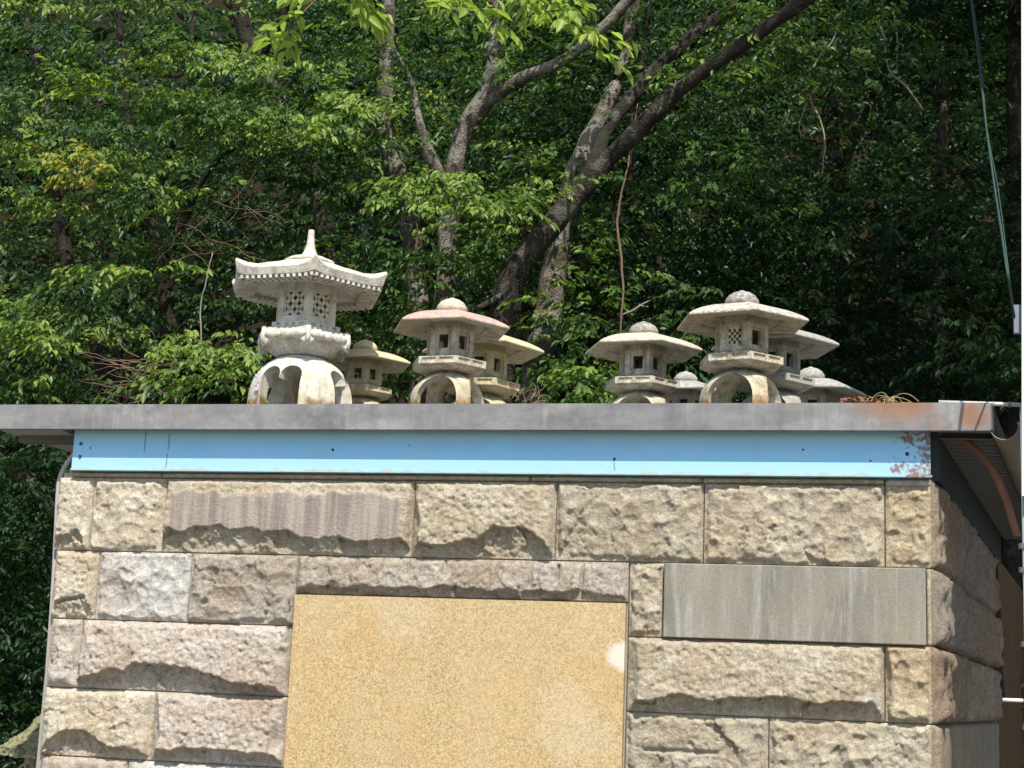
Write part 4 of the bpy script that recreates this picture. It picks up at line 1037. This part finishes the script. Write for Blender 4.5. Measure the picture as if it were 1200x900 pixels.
def assign(P, **kw):
    D = np.stack([np.min(((P[:, None] - t['ax'][None, ::3]) ** 2).sum(2), 1) for t in TREES], 1)
    w = D.argmin(1)
    for i, t in enumerate(TREES):
        k = w == i
        if k.any():
            n = k.sum(); az = rng.uniform(0, 2 * math.pi, n) * .55 + (-math.pi / 2) - .55 * math.pi
            kk = {a: (b[k] if isinstance(b, np.ndarray) else b) for a, b in kw.items()}
            t['L'].append(sprays(P[k], az, rng.uniform(.28, .55, n), rng.uniform(.045, .105, n), **kk))
P, px, py = scatter(5600, -90, 700, -120, 480, 4.4, 8.0, .12)
P = P[cleared(P, px, py)]
assign(P, hue=np.clip(rng.normal(.45, .25, len(P)), 0, 1))
P, px, py = scatter(6500, 640, 1300, -120, 480, 4.0, 8.0, .04)
P = P[cleared(P, px, py)]
assign(P, hue=np.clip(rng.normal(.30, .22, len(P)), 0, 1))
# crowns above the picture, which shade the wood
def canopy(n, x0, x1, y0, y1, z0, z1, thr):
    P = np.stack([rng.uniform(x0, x1, n), DY + rng.uniform(y0, y1, n), rng.uniform(z0, z1, n)], 1)
    return P[dens(P, .6) > thr]
P = canopy(7500, .1, 5.5, 1.6, 8.5, 6.9, 9.6, -.5); assign(P, nl=15)
P = canopy(1200, -6.5, -.6, 3.4, 8.5, 7.0, 10, .10); assign(P, nl=15)
# below the left eave, the shade put into a low leaf tone
P, px, py = scatter(1900, -120, 90, 500, 920, 2.2, 5.5, -.6); 
P = P if len(P) else P
n = len(P)
T11['L'].append(sprays(P, rng.uniform(0, 6.28, n), rng.uniform(.25, .45, n), rng.uniform(.05, .075, n), hue=np.clip(rng.normal(.15, .15, n), 0, 1)))
# --- sprays one can point at; a high hue paints the sunlit ones paler
def cluster(t, cx, cy, rx, ry, d, n, lo=.07, hi=.095, size=(.25, .45), hue=.8, dd=.4, **kw):
    a = rng.normal(0, .5, (n, 2)); P = np.array([on_f(cx + rx * q[0], cy + ry * q[1], d + rng.uniform(-dd, dd)) for q in a])
    return sprays(P, rng.uniform(-math.pi, 0, n), rng.uniform(*size, n), rng.uniform(lo, hi, n), hue=np.clip(rng.normal(hue, .15, n), 0, 1), **kw)
# layered plates of foliage, one above another, with dark gaps between them
for k in range(84):
    cx, cy, d = rng.uniform(-70, 660), rng.uniform(-20, 455), rng.uniform(3.6, 5.6)
    if rng.random() < .25: cx = rng.uniform(-70, 330)
    if 230 < cx < 540 and cy > 170: d += 1.1
    n = int(rng.integers(10, 22)); rx, sl = rng.uniform(45, 95), rng.uniform(-.05, .22)
    a = rng.normal(0, .5, (n, 2)); qx = cx + rx * a[:, 0]; qy = cy + 7 * a[:, 1] + sl * (qx - cx)
    P = np.array([on_f(x, y, d + rng.uniform(-.35, .35)) for x, y in zip(qx, qy)])
    ok = cleared(P, qx, qy); P = P[ok]; n = len(P)
    if n < 2: continue
    t = TREES[int(np.argmin([np.min(((P[:1] - t_['ax'][::3]) ** 2).sum(1)) for t_ in TREES]))]
    lf = rng.uniform(.045, .085); hm = rng.choice([.35, .55, .95, 1.0])
    if cx > 230 and cx < 540 and cy > 170: hm = rng.uniform(.05, .40)  # low leaf tone paints in the shade behind the lanterns
    t['L'].append(sprays(P, rng.normal(-math.pi / 2, .9, n), rng.uniform(.22, .42, n), rng.uniform(lf, lf * 1.25, n), hue=np.clip(rng.normal(hm, .13, n), 0, 1), droop=.65))
T3['L'] += [cluster(T3, 560, 235, 95, 22, 4.0, 40, hue=.85), cluster(T3, 510, 300, 110, 50, 4.8, 34, hue=.25), cluster(T3, 440, 250, 70, 60, 5.0, 22, hue=.25), cluster(T4, 420, 130, 70, 40, 5.0, 20, hue=.7), cluster(T3, 500, 215, 60, 20, 4.1, 16, hue=.8), cluster(T3, 610, 245, 40, 20, 4.2, 10)]
T5['L'] += [cluster(T5, 110, 100, 90, 14, 4.6, 26, hue=.85), cluster(T5, 200, 115, 40, 16, 4.7, 12), cluster(T5, 245, 65, 40, 14, 4.6, 12), cluster(T5, 210, 300, 60, 30, 5.2, 16, hue=.5)]
T6['L'] += [cluster(T6, 60, 185, 110, 22, 4.2, 40, hue=.75), cluster(T6, 140, 200, 50, 22, 4.2, 16, hue=.7), cluster(T6, 30, 390, 60, 22, 3.4, 26, hue=.85, lo=.06, hi=.085), cluster(T6, 75, 400, 25, 15, 3.4, 9, hue=.85, lo=.06, hi=.085), cluster(T6, 20, 455, 60, 18, 3.6, 16, hue=.6)]
T10['L'] += [cluster(T10, 240, 415, 60, 22, 3.3, 26, hue=.85, lo=.06, hi=.085), cluster(T10, 280, 425, 26, 22, 3.3, 14, hue=.9, lo=.06, hi=.085), cluster(T10, 215, 450, 40, 12, 3.4, 10, hue=.7)]
T1['L'] += [cluster(T1, 640, 190, 50, 30, 4.6, 10, hue=.6), cluster(T1, 790, 95, 60, 30, 4.5, 14, hue=.6), cluster(T1, 880, 50, 60, 40, 4.6, 18, hue=.75)]
T2['L'] += [cluster(T2, 690, 360, 60, 60, 4.4, 26, hue=.6), cluster(T2, 690, 450, 80, 30, 3.9, 26, hue=.5), cluster(T2, 640, 330, 20, 25, 4.2, 4, hue=.7, lo=.07, hi=.1)]
T12['L'] += [cluster(T12, 960, 60, 110, 50, 5.0, 34, hue=.85, wr=.5), cluster(T12, 1040, 160, 120, 80, 5.2, 26, hue=.8, wr=.5), cluster(T12, 960, 230, 90, 30, 5.0, 16, hue=.85, wr=.5), cluster(T12, 990, 285, 60, 20, 4.9, 10, hue=.85, wr=.5)]
T7['L'] += [cluster(T7, 1130, 80, 60, 50, 5.5, 16, hue=.9, wr=.5), cluster(T7, 1110, 250, 60, 50, 5.0, 22, hue=.85, wr=.5), cluster(T7, 1100, 340, 80, 60, 5.0, 26, hue=.7, wr=.5), cluster(T7, 1160, 420, 40, 40, 4.6, 12, hue=.85, wr=.5)]
T8['L'] += [cluster(T8, 830, 300, 50, 40, 5.2, 10, hue=.5), cluster(T8, 800, 400, 60, 25, 4.2, 18, hue=.8), cluster(T8, 820, 345, 20, 10, 4.2, 5, hue=.8)]
for t in TREES:
    if not t['L']: continue
    o0 = np.array(t['root'].location); pos, ax, up, L, rn = cat(t['L'])
    link('crown', leafmesh('crown', pos - o0, ax, up, L, .42, rn), LEAF[t['leaf']], t['root'])
# yellowing bunch in the left crown
bun = cluster(T6, 98, 200, 30, 30, 3.6, 18, hue=.92, size=(.15, .28))
o0 = np.array(T6['root'].location); o = link('yellow_leaves', leafmesh('yellow_leaves', bun[0] - o0, bun[1], bun[2], bun[3], .42, bun[4]), LEAF['yellow'], T6['root'])
o['label'] = 'bunch of yellowing leaves'

# sunlit branches hanging into the picture from above, close to the shed
def hanging(label, twigs, n, seed):
    root = empty('overhanging_branch', on_y(twigs[0][0][0], twigs[0][0][1], twigs[0][0][2])); o0 = np.array(root.location)
    tag(root, label, 'branch', 'sunlit branches hanging from above'); mb = MB(); L = []
    for tw in twigs:
        P = spline([on_y(*q) for q in tw], 5); mb.tube(P - o0, np.linspace(.008, .002, len(P)), 6)
        for k in range(n):
            i = rng.integers(len(P) // 4, len(P)); q = P[i][None] + rng.normal(0, .025, (1, 3))
            t = P[min(i + 1, len(P) - 1)] - P[max(i - 1, 0)]
            L.append(sprays(q, np.array([math.atan2(t[1], t[0]) + rng.normal(0, .7)]), .17, rng.uniform(.075, .10), nl=8, droop=.7, hue=np.clip(rng.normal(.7, .2, 1), 0, 1)))
    mb.build('twig', BARK['brown'], root, True)
    pos, ax, up, LL, rn = cat(L); link('leaves', leafmesh('leaves', pos - o0, ax, up, LL, .40, rn), LEAF['light'], root)
hanging('branch of bright drooping leaves hanging above the white lantern', [[(330, -60, .9), (380, -20, .8), (350, 20, .7), (335, 44, .7)], [(380, -40, .9), (410, -12, .8), (420, 8, .8)], [(440, -50, .9), (490, -8, .8), (530, 10, .75), (570, 22, .7)]], 11, 1)
hanging('branch of bright leaves hanging in front of the forked tree limb', [[(600, -70, .9), (630, -20, .8), (650, 8, .75)], [(640, -60, .9), (650, 10, .8), (675, 32, .75), (700, 50, .7)], [(590, -60, 1.0), (600, -15, .9), (612, 5, .9)]], 9, 2)

# undergrowth and far foliage on the slope: one mass
P, px, py = scatter(9500, -150, 1350, -140, 470, 7.5, 20.0, -.1); n = len(P)
far = sprays(P, rng.uniform(-math.pi, 0, n), rng.uniform(.5, .95, n), rng.uniform(.10, .17, n), hue=np.clip(rng.normal(.35, .25, n), 0, 1), nl=13)
q = np.stack([rng.uniform(-23, 9, 15000), rng.uniform(4.2, 23, 15000)], 1)
P = np.array([(a, b, hill_z(a, b) + abs(random.gauss(0, .4))) for a, b in q]); n = len(P)
und = sprays(P, rng.uniform(0, 6.28, n), rng.uniform(.3, .6, n), rng.uniform(.05, .08, n) + .005 * P[:, 1], hue=np.clip(rng.normal(.35, .25, n), 0, 1), nl=11)
pos, ax, up, L, rn = cat([far, und])
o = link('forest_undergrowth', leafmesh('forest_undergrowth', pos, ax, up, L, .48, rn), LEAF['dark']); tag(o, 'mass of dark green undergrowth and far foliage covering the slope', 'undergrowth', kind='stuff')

# bare branches, vine and dead twigs
def twig(name, label, lines, mat, cat_='branch', group=None, dy=1.05, thin=.8):
    root = None; mb = MB(); p0 = on_y(*lines[0][0][:3])
    for ln in lines:
        P = spline([on_y(x, y, d + dy) for x, y, d, r in ln], 5); R = spline([(r * thin * px_size(d + dy, x, y), 0) for x, y, d, r in ln], 5)[:, 0]
        P = P + .01 * np.stack([fbm(P * 6 + 9 * k, 3) for k in range(3)], 1)
        mb.tube(P, np.maximum(R, .0015), 6)
    tag(mb.build(name, mat, None, True), label, cat_, group)
PB = mat_plain('pale_dead_wood', (.17, .14, .105), (.30, .26, .20), 12, .9)
RB = mat_plain('reddish_dead_wood', (.10, .062, .04), (.20, .135, .09), 14, .9)
twig('bare_branch', 'pale bare forked branch hanging among the dark leaves', [[(984, 25, 4.6, 1.4), (975, 50, 4.6, 2), (958, 72, 4.6, 2), (947, 95, 4.6, 2.2), (949, 112, 4.6, 2), (960, 140, 4.6, 1.6), (966, 172, 4.6, 1.4), (963, 205, 4.6, 1)], [(947, 111, 4.6, 2), (930, 113, 4.55, 2), (924, 132, 4.55, 1.8), (917, 150, 4.55, 1.4)], [(946, 120, 4.6, 1.2), (940, 140, 4.6, 1), (938, 160, 4.6, .8)]], PB, thin=.6)
twig('bare_branch', 'short pale bare branch below the thin grey trunk', [[(1023, 18, 5, 2), (1036, 45, 5, 2.4), (1041, 80, 5, 2), (1058, 97, 5, 2.4), (1082, 128, 5, 1.6)], [(1048, 20, 5, 1.4), (1052, 60, 5, 1.4), (1050, 85, 5, 1.2)]], PB, thin=.6)
twig('climbing_vine', 'thin brown vine stem hanging straight down right of the leaning tree', [[(748, 120, 4.3, .7), (741, 165, 4.25, .9), (734, 205, 4.2, 1.2), (727, 232, 4.2, 1.7), (724, 262, 4.2, 1.8), (728, 300, 4.2, 2.0), (730, 340, 4.2, 1.7), (726, 385, 4.2, 1.5), (728, 440, 4.2, 1.3)]], RB, 'vine')
twig('bare_branch', 'thin forked twig beside the pale knobbed lantern', [[(728, 370, 4.1, 1.2), (745, 362, 4.1, 1.4), (765, 352, 4.1, 1)], [(750, 358, 4.1, 1), (762, 360, 4.1, .8)]], PB)
twig('bare_stick', 'thin upright pale stick left of the white lantern roof', [[(236, 405, 3.8, .9), (234, 370, 3.8, 1.1), (240, 335, 3.8, 1.0), (250, 295, 3.8, .7)]], PB)
r2 = random.Random(4)
lines = []
for k in range(26):
    x, y = r2.uniform(150, 215), r2.uniform(418, 470); ln = []; a = r2.uniform(2.6, 3.6); d = r2.uniform(3.0, 3.5)
    for s in range(6):
        ln.append((x, y, d, 1.0 - .14 * s)); x += 13 * math.cos(a); y += 9 * math.sin(a) - 1; a += r2.uniform(-.5, .5); d += r2.uniform(-.05, .05)
    lines.append(ln)
twig('dead_twig_tangle', 'tangle of reddish dead twigs behind the left part of the roof', lines, RB, 'twigs')
lines = []
for k in range(40):
    x, y = r2.uniform(170, 300), r2.uniform(235, 310); ln = []; a = r2.uniform(-1.1, .9); d = r2.uniform(3.9, 5.2)
    for s in range(5):
        ln.append((x, y, d, .55 - .08 * s)); x += 14 * math.cos(a); y += 12 * math.sin(a); a += r2.uniform(-.4, .4)
    lines.append(ln)
twig('dry_twig_spray', 'fan of thin dry brown twigs above the white lantern eave', lines, RB, 'twigs'); bpy.data.objects['dry_twig_spray']['kind'] = 'stuff'
lines = []
for k in range(16):
    x, y = r2.uniform(600, 632), r2.uniform(464, 476); ln = []; a = r2.uniform(-2.6, -.4)
    for s in range(4): ln.append((x, y, .5, .9 - .15 * s)); x += 6 * math.cos(a); y += 6 * math.sin(a); a += r2.uniform(-.6, .6)
    lines.append(ln)
twig('dry_twig_wisp', 'small wisp of pale dry twigs on the roof beside the yellowish lantern', lines, RB, 'twigs', dy=0)

# debris on the right end of the roof
YD = -.02
mb = MB(); r2 = random.Random(9)
for k in range(420):
    x = r2.uniform(958, 1062); hgt = 11 * math.exp(-((x - 1010) / 26) ** 2) * r2.random() + 1.5
    p = on_y(x, 472, YD + r2.uniform(-.05, .10)); p[2] = Z_EAVE_T + hgt * .0031 - .002; s = r2.uniform(.006, .016)
    a, b = r2.uniform(0, 6.3), r2.uniform(-.8, .8); d1 = np.array([math.cos(a), math.sin(a), b]) * s; d2 = np.array([-math.sin(a), math.cos(a), r2.uniform(-.8, .8)]) * s * .6
    mb.add([p - d1, p - d2, p + d1, p + d2], [(0, 1, 2, 3)])
deb = mb.build('dry_leaf_litter', mat_plain('brown_leaf_litter', (.10, .05, .025), (.32, .17, .08), 40, .9)); tag(deb, 'low heap of brown dry litter on the right end of the roof', 'debris', kind='stuff')
mb = MB(); p = on_y(1000, 467, YD); p[2] = Z_EAVE_T + .018; rgs = []
for k in range(7):
    t = k / 6; rr = .020 * math.sin(math.pi * (.12 + .76 * t)) ** .5
    rgs.append([p + np.array([(t - .5) * .085, 0, 0]) + np.array([0, math.cos(a) * rr * 1.2, math.sin(a) * rr * .95]) * (1 + .25 * float(fbm(np.array([k * .9, math.cos(a), math.sin(a)]) + 3))) for a in np.linspace(0, 6.283, 10, endpoint=False)])
mb.rings(rgs); tag(mb.build('rotten_wood_chunk', mat_plain('reddish_rotten_wood', (.13, .06, .04), (.26, .13, .085), 30, .95, .8)), 'small reddish chunk of rotten wood on the dry litter', 'wood chunk')
mb = MB()
for k in range(26):
    x = r2.uniform(1005, 1045); p = on_y(x, 472, YD); p[2] = Z_EAVE_T; dx, hh = r2.uniform(-.02, .11), r2.uniform(.01, .042); yy = r2.uniform(-.03, .05)
    P = spline([p, p + np.array([dx * .35, yy * .5, hh]), p + np.array([dx * .75, yy, hh * r2.uniform(.6, 1.1)]), p + np.array([dx * 1.1, yy, hh * r2.uniform(-.1, .4)])], 4); mb.tube(P, .0012, 4)
tag(mb.build('dry_grass_tuft', mat_plain('straw', (.36, .27, .10), (.50, .42, .22), 20, .8)), 'wispy tuft of yellow dry grass curling over the roof edge', 'dry grass')
